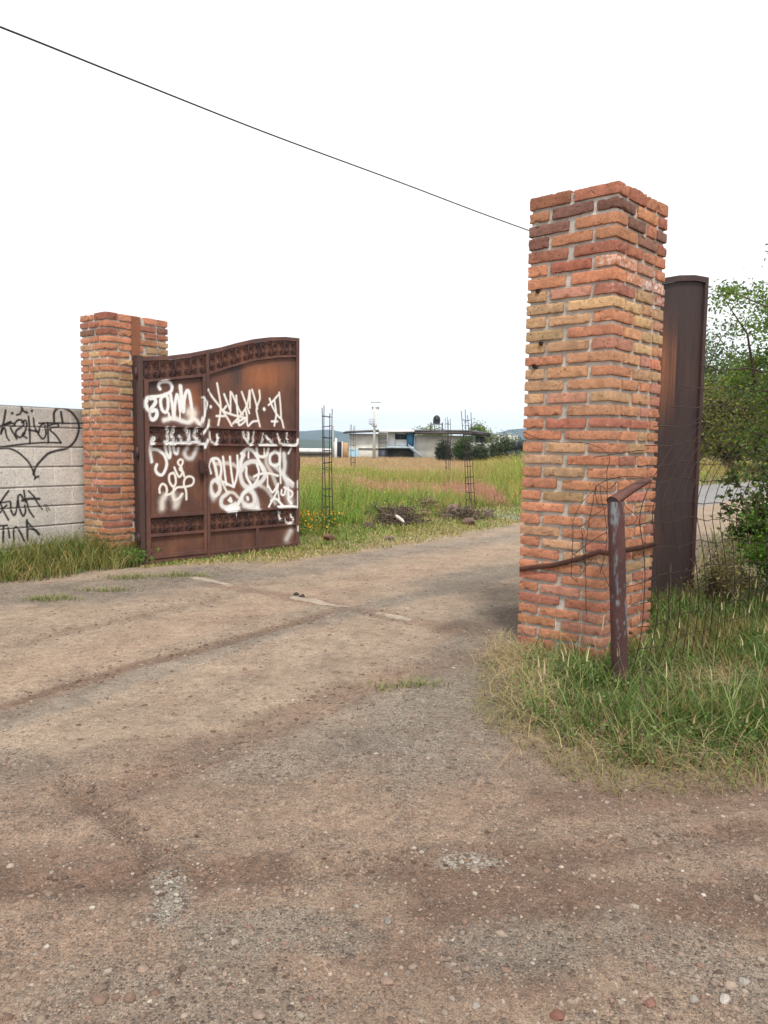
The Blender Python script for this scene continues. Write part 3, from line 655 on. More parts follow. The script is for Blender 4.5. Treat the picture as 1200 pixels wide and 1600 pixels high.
def togate(crop, p):
    q = onplane(crop[0] + p[0] / crop[2], crop[1] + p[1] / crop[2], HINGE_L + nLg * (-0.03), nLg)
    return ((q[:2] - HINGE_L) @ dL, q[2])
def smoothpts(pts, k=5):
    pts = np.array(pts, float)
    if len(pts) < 3: return pts
    P = np.vstack([2 * pts[0] - pts[1], pts, 2 * pts[-1] - pts[-2]]); out = []
    for i in range(1, len(P) - 2):
        for t in np.linspace(0, 1, k, endpoint=False):
            out.append(0.5 * ((2 * P[i]) + (-P[i - 1] + P[i + 1]) * t + (2 * P[i - 1] - 5 * P[i] + 4 * P[i + 1] - P[i + 2]) * t * t + (-P[i - 1] + 3 * P[i] - 3 * P[i + 1] + P[i + 2]) * t ** 3))
    out.append(P[-2]); return np.array(out)
GSW = []
for crop, wd, soft, op, warm, pts in GS:
    P = smoothpts([togate(crop, p) for p in pts])
    GSW.append((P, wd / crop[2] / FPX * 10.2 * 0.49, soft, op, warm))
def spray(u, z, strokes):
    P = np.c_[u, z]; al = np.zeros(len(P)); wm = np.zeros(len(P))
    jit = 1 + 0.10 * vn(np.c_[u, z, u * 0], 40, 3)
    for L, wd, soft, op, warm in strokes:
        lo = L.min(0) - wd * 2.2; hi = L.max(0) + wd * 2.2
        m = (P[:, 0] > lo[0]) & (P[:, 0] < hi[0]) & (P[:, 1] > lo[1]) & (P[:, 1] < hi[1])
        if not m.any(): continue
        d = seg_dist(P[m], L if len(L) > 1 else np.vstack([L, L + 1e-4])) * jit[m]
        inner = wd * (1 - soft) * 0.92; outer = wd * (1 + soft * 0.8) + 0.003
        a = np.maximum((1 - sstep(inner, outer, d)) * op, (0.02 + 0.26 * soft) * op * (1 - sstep(wd, wd * 2.3, d)))
        wm[m] = wm[m] * (1 - a) + warm * a; al[m] = al[m] + (1 - al[m]) * a
    return al, wm

# ------------------------------------------------------------------ the two gate leaves
TOPU = np.array([0, .038, .419, .763, .978, 1.25, 1.506, 1.772, 2.047, 2.332, 2.605]); TOPZ = np.array([2.625, 2.625, 2.675, 2.747, 2.805, 2.875, 2.961, 3.041, 3.099, 3.137, 3.148])
LOWU = np.array([0, .151, .939, 1.024, 1.35, 1.771, 2.188, 2.605]); LOWZ = np.array([2.335, 2.356, 2.485, 2.512, 2.631, 2.767, 2.852, 2.900])
def topz(u): return np.interp(u, TOPU, TOPZ)
def lowz(u): return np.interp(u, LOWU, LOWZ)
def gate_leaf(root, sg, painted):
    # local x along the leaf, y = depth (sg=-1: ornate face towards -y), z up
    def face(V): V = np.array(V, float); V[:, 1] *= sg; return V
    def fixquads(mb):
        if sg < 0: return mb
        return mb
    def bar(mb, u0, u1, za, zb, y0, y1, r=0.0):      # za/zb: functions or numbers of u
        fa = za if callable(za) else (lambda u: np.full_like(u, za)); fb = zb if callable(zb) else (lambda u: np.full_like(u, zb))
        def fn(V):
            t = V[:, 2].copy(); V = V.copy(); V[:, 2] = fa(V[:, 0]) * (1 - t) + fb(V[:, 0]) * t; return face(V)
        hz = float(np.max(fb(np.array([u0, u1])) - fa(np.array([u0, u1]))))
        mb.gbox((u0, y0, 0), (u1, y1, 1), (0.016, 0.02, 0.014 / max(hz, 0.02)), (0, 0, 0, 0), fn=fn)
    fr = MB()
    D0, D1 = -0.028, 0.028          # frame tube, centred on the sheet
    bar(fr, 0.0, 0.062, 0.0, topz, D0, D1)
    bar(fr, 2.545, 2.605, 0.02, topz, D0, D1)
    bar(fr, 0.0625, 2.5445, lambda u: topz(u) - 0.052, topz, D0, D1)
    bar(fr, 0.0625, 2.5445, -0.005, 0.035, D0, D1)
    bar(fr, 0.987, 1.032, 0.0355, lambda u: topz(u) - 0.0525, D0, D1)
    mats = []
    rails = []
    def rail(*a):
        m_ = MB(); bar(m_, *a); rails.append(m_)
    for z0, z1, yy in ((1.762, 1.792, 0.040), (1.522, 1.554, 0.046), (0.590, 0.622, 0.040), (0.335, 0.368, 0.034)):
        rail(1.033, 2.544, z0, z1, 0.003, yy)
    rail(1.033, 2.544, 0.0355, 0.068, 0.003, 0.034)
    rail(1.033, 2.544, lambda u: lowz(u) - 0.030, lowz, 0.003, 0.034)
    mull = MB(); bar(mull, 1.80, 1.845, 0.0685, 0.3345, 0.003, 0.031)
    # wicket door
    doorway = MB(); du0, du1 = 0.078, 0.972
    bar(doorway, du0, du0 + 0.055, 0.045, lambda u: lowz(u), 0.003, 0.040)
    bar(doorway, du1 - 0.045, du1, 0.045, lambda u: lowz(u), 0.003, 0.040)
    for z0, z1, yy in ((0.0455, 0.098, 0.038), (0.335, 0.372, 0.038), (0.585, 0.625, 0.044), (1.522, 1.556, 0.048), (1.760, 1.792, 0.042)):
        bar(doorway, du0 + 0.056, du1 - 0.046, z0, z1, 0.003, yy)
    bar(doorway, du0 + 0.056, du1 - 0.046, lambda u: lowz(u) - 0.035, lambda u: lowz(u), 0.003, 0.038)
    sheets = MB()
    def sheet(u0, u1, za, zb, st):
        U = np.arange(u0, u1 + st * 0.5, st); U[-1] = u1; T = np.linspace(0, 1, int(3.1 / st))
        UU, TT = np.meshgrid(U, T, indexing='ij')
        for yy, fl in ((0.0028, False), (-0.0028, True)):
            Z = za + (zb(UU) - za) * TT
            P = np.stack([UU, np.full_like(UU, yy * 1.0) * sg, Z], -1)
            # slight oil-canning of thin sheet
            P[..., 1] += 0.0013 * np.sin(UU * 5.3 + 1) * np.sin(Z * 4.1 + UU * 2)
            sheets.grid(P, (0, 0, 0, 0), 0, flip=fl ^ (sg > 0))
    sheet(0.0625, 0.9865, 0.036, lambda u: topz(u) - 0.053, 0.0075 if painted else 0.03)
    sheet(1.0325, 2.5445, 0.036, lambda u: topz(u) - 0.053, 0.0075 if painted else 0.03)
    # scrollwork bands
    def scroll_band(u0, u1, za, zb, step):
        mb = MB(); n = max(1, int(round((u1 - u0) / step))); st = (u1 - u0) / n; y = 0.020
        def P(u, t): return [u, y * sg, za(u) + (zb(u) - za(u)) * t]
        def sp(uc, tc, sgn, tsg, h, turns=1.3):
            a = np.linspace(0, turns * 2 * np.pi, 15); r = 0.043 * (1 - 0.72 * a / a[-1])
            zc = za(uc) + (zb(uc) - za(uc)) * tc
            return np.c_[uc + sgn * r * np.cos(a + 0.2), np.full(len(a), y * sg), zc + tsg * r * np.sin(a + 0.2)]
        for k in range(n + 1):
            u = u0 + k * st
            if 0 < k < n: mb.tube([P(u, 0.0), P(u, 0.5), P(u, 1.0)], 0.0075, 4, (0, 0, 0, 0))
            if k < n:
                for (du, sgn) in ((0.27, -1), (0.75, 1)):
                    uc = u + du * st
                    b_ = sp(uc, 0.25, sgn, -1, 0); t_ = sp(uc, 0.76, sgn, 1, 0)
                    mb.tube(b_, np.linspace(0.006, 0.0085, len(b_)), 5, (0, 0, 0, 0), cap=False)
                    mb.tube(t_, np.linspace(0.006, 0.0085, len(t_)), 5, (0, 0, 0, 0), cap=False)
                    mb.tube([b_[0], [(b_[0][0] + u + 0.5 * st * (du > .5) ) / 1 * 0 + b_[0][0] + sgn * 0.012, y * sg, (b_[0][2] + t_[0][2]) / 2], t_[0]], 0.0075, 5, (0, 0, 0, 0), cap=False)
        return mb
    f1 = lambda c: (lambda u: c)
    step = 0.225
    bands = [(0.07, 0.98, lambda u: lowz(u) + 0.002, lambda u: topz(u) - 0.055), (1.036, 2.542, lambda u: lowz(u) + 0.002, lambda u: topz(u) - 0.055),
             (0.136, 0.924, f1(1.557), f1(1.759)), (1.036, 2.542, f1(1.556), f1(1.761)), (0.136, 0.924, f1(0.374), f1(0.584)), (1.036, 2.542, f1(0.370), f1(0.589))]
    lock = MB()
    lock.gbox((0.842, 0.041, 1.145), (0.925, 0.085, 1.325), 0.02, (0, .2, 0, 0), rnd=0.008, fn=face)
    lock.gbox((0.925, 0.041, 1.165), (0.985, 0.070, 1.285), 0.02, (0, 0, 0, 0), rnd=0.006, fn=face)
    lock.tube(face([[0.955, 0.069, 1.235], [0.955, 0.078, 1.235]]), 0.012, 8, (0, 0, 0, 0.5))
    latch = MB()
    latch.tube([[2.612, 0, 1.15], [2.632, 0, 1.16], [2.632, 0, 1.36], [2.612, 0, 1.38]], 0.010, 8, (0, 0.6, 0, 0))
    foot = MB(); foot.tube([[2.53, sg * 0.045, -0.07], [2.53, sg * 0.045, 0.10]], 0.010, 8, (0, .4, 0, 0)); foot.gbox((2.505, 0.030, 0.02), (2.555, 0.060, 0.05), 0.02, (0, 0.3, 0, 0), fn=face)
    hng = [MB().tube([[-0.012, sg * 0.0, z], [-0.012, sg * 0.0, z + 0.14]], 0.022, 8, (0, .3, 0, 0)) for z in (0.25, 1.35, 2.35)]
    parts = [(fr, 'frame', M_FRAME), (mull, 'mullion', M_FRAME), (doorway, 'wicket_door_frame', M_FRAME), (sheets, 'sheet_panel', M_SHEET), (lock, 'lock_box', M_SCROLL), (latch, 'latch', M_SCROLL), (foot, 'foot_bolt', M_SCROLL)]
    parts += [(m_, 'rail', M_FRAME) for m_ in rails]
    parts += [(scroll_band(*b, step), 'scrollwork', M_SCROLL) for b in bands] + [(h, 'hinge', M_SCROLL) for h in hng]
    for mb, nm, mt in parts:
        for i in range(len(mb.V)):
            V = mb.V[i]; c = np.zeros((len(V), 4)); u, z = V[:, 0], V[:, 2]; q = np.c_[u, z, u * 0]
            if painted:
                frontish = (V[:, 1] * sg > 0.001)
                al, wm = spray(u, z, GSW)
                c[:, 3] = al * frontish; c[:, 2] = wm
                if nm == 'sheet_panel':
                    o1 = np.exp(-(((u - 1.95) / 0.48) ** 2 + ((z - 2.52) / 0.24) ** 2)) * 0.95 + 0.5 * np.exp(-(((u - 0.78) / 0.2) ** 2 + ((z - 2.1) / 0.25) ** 2)) + 0.3 * np.exp(-(((u - 1.35) / 0.3) ** 2 + ((z - 1.0) / 0.35) ** 2))
                    d1 = 0.8 * np.exp(-(((u - 1.50) / 0.13) ** 2 + ((z - 2.48) / 0.22) ** 2)) + 0.55 * np.exp(-(((z - lowz(u) + 0.03) / 0.08) ** 2)) * (z < lowz(u)) + 0.6 * np.exp(-(((u - 2.42) / 0.16) ** 2 + ((z - 2.3) / 0.5) ** 2)) + 0.6 * np.exp(-(((u - 0.22) / 0.12) ** 2 + ((z - 2.0) / 0.28) ** 2)) + 0.5 * np.exp(-(((u - 2.42) / 0.14) ** 2 + ((z - 1.3) / 0.3) ** 2)) + 0.35 * np.exp(-(((u - 1.75) / 0.4) ** 2 + ((z - 2.0) / 0.16) ** 2))  # dark band below the top rail is painted shade; other terms are dark patches
                    nn = fbm(np.c_[u * 9, z * 0.8, u * 0], 1.0, 4, 3)
                    c[:, 0] = np.clip(o1 * (1 + 0.5 * nn), 0, 1); c[:, 1] = np.clip(d1 * (1 + 0.9 * nn), 0, 1)
                if nm in ('frame',): c[:, 1] = np.where(u < 0.07, 0.65, 0.1)
            else:
                nn = fbm(np.c_[u * 7, z * 0.7, u * 0], 1.0, 14, 3)
                if nm == 'sheet_panel':
                    c[:, 0] = np.clip(0.62 * np.exp(-(((u - 1.75) / 0.45) ** 2 + ((z - 2.25) / 0.33) ** 2)) * (0.7 + 2.4 * fbm(np.c_[u * 26, z * 0.9, u * 0], 1.0, 24, 3)) + 0.55 * np.exp(-(((u - 1.5) / 0.4) ** 2 + ((z - 0.75) / 0.4) ** 2)) * (0.6 + nn), 0, 0.9)
                    c[:, 1] = np.clip(0.3 + nn * 0.4 + 0.3 * (z < 1.2), 0, 1)
                else: c[:, 1] = 0.15
            mb.C[i] = c
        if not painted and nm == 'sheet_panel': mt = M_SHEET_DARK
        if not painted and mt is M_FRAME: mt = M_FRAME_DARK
        mb.build(nm, mt, root, smooth=nm in ('scrollwork', 'latch', 'hinge'))
gl = empty('gate_leaf', (HINGE_L[0], HINGE_L[1], -0.022), ANG_L, 'rusty iron gate leaf standing open on the left, scrollwork bands and white spray graffiti', 'gate', 'gate leaves')
gate_leaf(gl, -1, True)
gr_ = empty('gate_leaf', (HINGE_R[0], HINGE_R[1], 0.03), ANG_R, 'dark rusty gate leaf open behind the near brick pillar, showing its plain back', 'gate', 'gate leaves')
gate_leaf(gr_, 1, False); gr_.scale = (0.872, 1, 1)

# ------------------------------------------------------------------ grey block wall with black graffiti
WS = []
for wd, p in [(16, [(50, 235), (35, 330), (8, 445)]), (14, [(0, 385), (40, 362), (95, 335)]), (13, [(45, 400), (60, 470), (80, 505)]),
    (15, [(10, 432), (50, 370), (110, 350), (132, 372), (95, 392), (150, 488)]), (15, [(130, 355), (160, 322), (200, 330), (210, 372), (152, 410), (142, 450), (180, 477), (222, 440)]),
    (14, [(195, 345), (225, 325), (240, 360), (225, 420), (200, 455), (240, 482)]), (15, [(255, 292), (265, 400), (268, 522)]), (14, [(300, 305), (310, 380), (340, 440), (380, 490), (410, 452), (402, 370)]),
    (15, [(258, 410), (330, 425)]), (14, [(345, 440), (360, 380), (395, 350)]), (16, [(425, 345), (432, 515)]), (15, [(430, 372), (505, 355), (520, 382), (445, 400), (500, 460), (545, 525)]),
    (13, [(350, 350), (480, 348), (615, 352)]), (11, [(615, 352), (740, 350)]), (13, [(545, 525), (350, 525), (100, 550), (0, 572)]),
    (19, [(485, 335), (483, 265), (510, 220), (560, 213), (620, 238), (670, 290), (702, 352), (700, 430), (668, 510), (600, 573), (500, 597), (430, 622), (370, 680), (322, 740), (300, 805)]),
    (15, [(0, 575), (80, 575), (160, 610), (240, 680), (280, 740), (302, 795)]), (15, [(300, 800), (320, 832), (345, 825)]), (14, [(320, 832), (310, 850)]),
    (20, [(545, 250), (560, 345)]), (18, [(192, 198), (205, 238), (242, 256)]), (14, [(150, 277), (180, 265), (197, 225)]), (20, [(108, 262), (110, 262)]), (20, [(285, 240), (287, 240)]),
    (15, [(75, 955), (35, 1010), (0, 1062)]), (14, [(0, 1055), (35, 1140), (75, 1212)]), (13, [(0, 1150), (30, 1110), (60, 1082)]), (12, [(0, 1062), (90, 1048)]),
    (15, [(95, 1060), (100, 1130), (125, 1172), (148, 1125), (155, 1045)]), (15, [(210, 1035), (185, 988), (160, 1015), (175, 1110), (205, 1178), (228, 1140), (222, 1085)]), (14, [(213, 950), (228, 1055)]),
    (20, [(200, 1042), (260, 1025), (352, 1026)]), (13, [(255, 955), (312, 1012)]), (14, [(238, 1050), (262, 1130), (302, 1190)]), (12, [(320, 1040), (378, 1120)]), (6, [(400, 1075), (425, 1138)]), (6, [(418, 1078), (442, 1130)]),
    (14, [(0, 1268), (65, 1262)]), (17, [(32, 1268), (26, 1412)]), (14, [(72, 1285), (86, 1372)]), (15, [(125, 1410), (122, 1305), (150, 1278), (190, 1345), (217, 1402)]), (17, [(240, 1215), (246, 1392)]), (15, [(240, 1228), (300, 1292), (352, 1345)]), (15, [(255, 1290), (320, 1305)]), (18, [(325, 1310), (345, 1340)])]:
    nW = np.array([-WALL_D[1], WALL_D[0]])
    L = [onplane(E_[0] + x / E_[2], E_[1] + y / E_[2], WALL_R, nW) for x, y in p]
    L = smoothpts([((q[:2] - WALL_R) @ WALL_D, q[2]) for q in L]); WS.append((L, wd / E_[2] / FPX * 9.3 * 0.58, 0.35, 0.95, 0.0))
def block_wall():
    LW, HW = 7.5, 1.955
    root = empty('block_wall', (WALL_R[0], WALL_R[1], 0), math.atan2(WALL_D[1], WALL_D[0]), 'grey concrete block wall at the left with black graffiti and grass along its foot', 'wall')
    us = np.concatenate([np.arange(0, 2.0, 0.0075), np.arange(2.0, LW + 0.01, 0.03)]); zs = np.arange(-0.1, HW + 0.001, 0.0075); zs[-1] = HW
    U, Z = np.meshgrid(us, zs, indexing='ij'); u, z = U.ravel(), Z.ravel()
    CHh, BL_ = 0.2475, 0.49
    row = np.floor((z + 0.03) / CHh); zf = (z + 0.03) / CHh - row; uo = (u + 0.24 * (row % 2) + 0.05) / BL_; bi = np.floor(uo); uf = uo - bi
    dz_ = np.minimum(zf, 1 - zf) * CHh; du_ = np.minimum(uf, 1 - uf) * BL_
    q = np.c_[u, z, u * 0]
    jn = 0.3 * vn(q, 9, 3)
    jh = 1 - sstep(0.006, 0.013, dz_ + 0.004 * jn); jv = (1 - sstep(0.005, 0.012, du_ + 0.004 * jn)) * (0.35 + 0.65 * (vn(np.c_[bi, row, row * 0] * 1.0, 3.1, 5) > -0.2))
    j = np.maximum(jh, jv)
    off = -0.010 * jh - 0.004 * jv + 0.0015 * fbm(q, 30, 6, 3) + 0.003 * vn(np.c_[bi * 7.7, row * 3.3, row * 0], 1.0, 8)
    al, _ = spray(u, z, WS)
    tone = 1 + 0.10 * vn(np.c_[bi * 5.1, row * 2.7, row * 0], 1.0, 2)
    base = np.array([0.60, 0.56, 0.515]) * tone[:, None]
    darken = sstep(1.55, 1.85, z + 0.15 * fbm(q, 2, 6, 3)) * 0.28 + sstep(0.5, 0.0, z) * 0.1 + sstep(0.25, 0.0, u + 0.15 * fbm(q, 3, 9, 3)) * 0.25  # darker towards the top courses, the foot and the pillar end
    base = base * (1 - darken[:, None]); base = base * (1 - 0.45 * jh[:, None]) * (1 + 0.14 * jv[:, None] * (1 - jh[:, None]))
    mb = MB(); P = np.stack([U, off.reshape(U.shape) * -1 + 0.0, Z], -1)
    # local y of the wall: +y is left of WALL_D; the camera side
    sidey = 1.0
    P[..., 1] = off.reshape(U.shape) * sidey
    mb.grid(P, np.c_[base, al * (1 - 0.35 * jh)].reshape(len(us), len(zs), 4), flip=True)
    T = -0.15
    g = (0.36, 0.33, 0.30)
    n = len(us)
    for (a, b) in (((0.0,), (0,)),):
        pass
    topP = np.stack([np.stack([us, P[:, -1, 1], P[:, -1, 2]], -1), np.stack([us, np.full(n, T), np.full(n, HW)], -1)], 1); mb.grid(topP, g, flip=True)
    bk = np.stack([np.stack([us, np.full(n, T), np.full(n, HW)], -1), np.stack([us, np.full(n, T), np.full(n, -0.1)], -1)], 1); mb.grid(bk, g, flip=True)
    m_ = len(zs); e = np.stack([P[0], np.stack([np.zeros(m_), np.full(m_, T), zs], -1)], 1); mb.grid(e, g)
    mb.build('blockwork', M_BLOCK, root, smooth=True)
block_wall()

# ------------------------------------------------------------------ sawn-off pipe post, strap, cable
def gzp(x, y): return float(gz(np.array([[x, y]]))[0])
p0 = G(969, 1072)
px_, py_ = p0[0], p0[1]
rt = empty('pipe_post', (px_, py_, 0), 0, 'rusty cut pipe post with bent arm and bluish paint stains in front of near pillar', 'post')
ptop = onplane(962, 783, p0[:2], (0, 1)); lean = (ptop[0] - px_); ht = ptop[2]
zz = np.linspace(-0.1, ht, 150); mb = MB()
pts = np.c_[lean * zz / ht, zz * 0, zz]
mb.tube(pts, 0.051 + 0.0008 * np.sin(zz * 31), 40, (0, 0, 0, 0), cap=False)
V = mb.V[0]; ang = np.arctan2(V[:, 1], V[:, 0] - lean * V[:, 2] / ht); q = np.c_[ang * 0.6, V[:, 2], V[:, 2] * 0]
cyl = np.c_[np.cos(ang), np.sin(ang), V[:, 2] * 3.2]
st = np.clip(sstep(-0.05, 0.45, 0.9 * fbm(cyl, 1.6, 3, 3) + 0.75 * fbm(cyl, 8.0, 5, 3) + 0.22 * sstep(0.75, 1.2, V[:, 2]) + 0.45 * np.exp(-((ang + 2.0) / 0.5) ** 2) - 0.29), 0, 1) * 0.7 * (V[:, 2] > 0.32)
mb.C[0][:, 3] = st; mb.C[0][:, 1] = 0.25 * (V[:, 2] < 0.3)
mb.tube([[lean, 0, ht - 0.005], [lean, 0, ht + 0.001]], [0.050, 0.02], 24, (0, .8, 0, 0), cap=False)
mb.build('pipe', M_POST, rt, smooth=True)
tip = onplane(1011, 751, (1.80, 4.86), (0.2, 1)) - np.array([px_, py_, 0]); base = np.array([lean, 0, ht + 0.012])
mb = MB(); s_ = np.linspace(-0.10, 1, 14)[:, None]; pa = base + (tip - base) * s_; pa[:, 2] += 0.006 * np.sin(s_[:, 0] * 3)
mb.tube(pa, np.linspace(0.042, 0.030, 14), 16, (0.1, 0, 0, 0.0), cap=False, flat=0.75); mb.tube([pa[-1], pa[-1] + (tip - base) * 0.001], [0.03, 0.004], 16, (0, 0.6, 0, 0), cap=False, flat=0.75); mb.tube([pa[0], pa[0] - (tip - base) * 0.001], [0.042, 0.004], 16, (0, 0.6, 0, 0), cap=False, flat=0.75)
mb.build('arm', M_POST, rt, smooth=True)
MB().tube([[0.035, -0.04, 0.36], [0.040, -0.052, 0.36]], 0.011, 8, (0, 1, 0, 0)).build('bolt', M_SCROLL, rt)

def xy(C, A, B, a, b): return C + A * a + B * b
nF = np.array([-AR[1], AR[0]]); nF = nF if nF[1] < 0 else -nF; nS = -np.array([-BR[1], BR[0]]); nS = nS if nS[0] > 0 else -nS
nF = nF / np.linalg.norm(nF); nS = nS / np.linalg.norm(nS)
def zface(px, py, P, n): return onplane(px, py, P, n)
strap = []
for px, py in ((812, 889), (860, 884), (905, 873), (938, 862)): q = zface(px, py, CR + nF * 0.022, nF); strap.append(q)
for px, py in ((985, 859), (1013, 853)): q = zface(px, py, CR + nS * 0.03, nS); strap.append(q)
q = strap[-1].copy(); strap.append(np.array([*(CR + BR * (WR2 + 0.03) + nS * 0.02), q[2]]))
strap.insert(0, np.array([*(CR + AR * (WR1 + 0.03) + BR * 0.05), strap[0][2]])); strap.insert(0, np.array([*(CR + AR * (WR1 + 0.03) + BR * 0.35), strap[0][2] + 0.03]))
ci = 6
corner = np.array([*(CR + nF * 0.022 + nS * 0.025), (strap[ci - 1][2] + strap[ci][2]) / 2]); strap.insert(ci, corner)
mb = MB(); st_ = np.array(strap); fine = []
for a, b in zip(st_[:-1], st_[1:]):
    k = max(2, int(np.linalg.norm(b - a) / 0.02))
    for t in np.linspace(0, 1, k, endpoint=False): fine.append(a + (b - a) * t)
fine.append(st_[-1]); fine = np.array(fine); fine[:, 2] += 0.002 * np.sin(np.arange(len(fine)) * 0.3)
tg = np.gradient(fine, axis=0); tg[:, 2] = 0; tg /= np.linalg.norm(tg, axis=1, keepdims=True) + 1e-9; no = np.c_[tg[:, 1], -tg[:, 0], tg[:, 0] * 0]
hw = 0.019
ring = np.stack([fine + no * 0.002 + [0, 0, hw], fine + no * 0.002 - [0, 0, hw], fine - no * 0.003 - [0, 0, hw], fine - no * 0.003 + [0, 0, hw], fine + no * 0.002 + [0, 0, hw]], 1)
mb.grid(ring, (0.05, 0.15, 0, 0)); o = mb.build('metal_strap', M_FRAME)
tag(o, 'flat rusty iron strap wrapped round the lower part of the near brick pillar', 'strap')

cp = [atY(-420, -118, 6.5), atY(0, 42, 11.4), atY(210, 126, 13.9), atY(420, 209, 16.6), atY(620, 283, 19.2), atY(826, 360, 22), atY(1105, 457, 31), atY(1200, 481, 34), atY(1420, 530, 42)]
cpts = smoothpts(cp, 8); MB_ = MB(); MB_.tube(cpts, 0.0155, 6, (0.02, 0.02, 0.025, 0), cap=False)
tag(MB_.build('overhead_cable', M_CABLE, smooth=True), 'black overhead cable crossing the white sky from upper left', 'cable')

# concrete sill across the opening
a = G(296, 904)[:2]; b = G(812, 1003)[:2]; d = (b - a) / np.linalg.norm(b - a); n_ = np.array([-d[1], d[0]]); Ls = np.linalg.norm(b - a)
U, T = np.meshgrid(np.arange(0, Ls, 0.02), np.linspace(-0.055, 0.055, 10), indexing='ij')
XY = a + U[..., None] * d + T[..., None] * n_; P = np.concatenate([XY, np.zeros_like(U)[..., None]], -1).reshape(-1, 3)
show = np.clip(np.exp(-((U.ravel() - 0.30) / 0.42) ** 2) + 0.95 * np.exp(-((U.ravel() - 1.95) / 0.42) ** 2) + 0.75 * np.exp(-((U.ravel() - 2.9) / 0.16) ** 2), 0, 1)
P[:, 2] = gz(P, False) - 0.007 + 0.018 * show + 0.012 * fbm(P, 5, 3, 3) - 0.03 * (np.abs(T.ravel()) > 0.05)
mb = MB(); mb.grid(P.reshape(*U.shape, 3), (np.array([0.36, 0.30, 0.24]) * (1 + 0.15 * fbm(P, 6, 4, 3)[:, None])).reshape(*U.shape, 3))
tag(mb.build('concrete_sill', M_MORTAR, smooth=True), 'worn concrete sill half buried in the dirt between the two pillars', 'sill')
o_sill = None

# ------------------------------------------------------------------ stones
_t = (1 + 5 ** 0.5) / 2
ICO = np.array([(-1, _t, 0), (1, _t, 0), (-1, -_t, 0), (1, -_t, 0), (0, -1, _t), (0, 1, _t), (0, -1, -_t), (0, 1, -_t), (_t, 0, -1), (_t, 0, 1), (-_t, 0, -1), (-_t, 0, 1)]) / math.sqrt(1 + _t * _t)
ICF = np.array([(0, 11, 5), (0, 5, 1), (0, 1, 7), (0, 7, 10), (0, 10, 11), (1, 5, 9), (5, 11, 4), (11, 10, 2), (10, 7, 6), (7, 1, 8), (3, 9, 4), (3, 4, 2), (3, 2, 6), (3, 6, 8), (3, 8, 9), (4, 9, 5), (2, 4, 11), (6, 2, 10), (8, 6, 7), (9, 8, 1)])
def subdiv(V, F):
    V = list(map(tuple, V)); c = {}; out = []
    def mid(i, j):
        k = (min(i, j), max(i, j))
        if k not in c: m = (np.array(V[i]) + np.array(V[j])); V.append(tuple(m / np.linalg.norm(m))); c[k] = len(V) - 1
        return c[k]
    for a, b, d in F:
        x, y, z = mid(a, b), mid(b, d), mid(d, a); out += [(a, x, z), (b, y, x), (d, z, y), (x, y, z)]
    return np.array(V), np.array(out)
S1 = subdiv(ICO, ICF); S2 = subdiv(*S1)
def gravel():
    N0 = 30000; r = np.random.default_rng(3)
    y = 1.45 * np.exp(r.random(N0) * math.log(11 / 1.45)); x = (r.random(N0) - 0.5) * 1.35 * y - 0.1
    P = np.c_[x, y, x * 0]; k = (-side(P, ROAD_L) > -0.1) & ~((-side(P, ROAD_R) > 0.15) & (y > 3.2))
    w_ = sstep(-0.35, 0.5, fbm(P, 2.1, 77, 3) + 0.45 * (y < 3.0) + 0.15)
    k &= r.random(N0) < (0.12 + 0.88 * w_); P = P[k]; y = P[:, 1]; n = len(P)
    sz = np.exp(r.normal(math.log(0.0034), 0.48, n)) * (1 + 0.10 * y); big = r.random(n) < 0.02; sz[big] *= 2.2; sz = np.clip(sz, 0.002, 0.017)
    P[:, 2] = gz(P) - sz * 0.05
    Sx = sz[:, None] * (0.6 + 0.8 * r.random((n, 3))); Sx[:, 2] *= 0.55
    V = ICO[None] * (1 + 0.75 * (r.random((n, 12, 3)) - 0.5)) * Sx[:, None, :]
    a = r.random(n) * 6.28; ca, sa = np.cos(a)[:, None], np.sin(a)[:, None]
    V = np.stack([V[..., 0] * ca - V[..., 1] * sa, V[..., 0] * sa + V[..., 1] * ca, V[..., 2]], -1) + P[:, None, :]
    F = (ICF[None] + (np.arange(n) * 12)[:, None, None]).reshape(-1, 3)
    pal = np.array([(0.26, 0.190, 0.145), (0.29, 0.225, 0.175), (0.21, 0.135, 0.100), (0.33, 0.27, 0.22), (0.16, 0.115, 0.088), (0.42, 0.37, 0.30)])
    c = pal[r.choice(6, n, p=[.32, .25, .19, .12, .11, .01])] * (0.85 + 0.3 * r.random((n, 1)))
    return V.reshape(-1, 3), F, np.repeat(c, 12, 0)
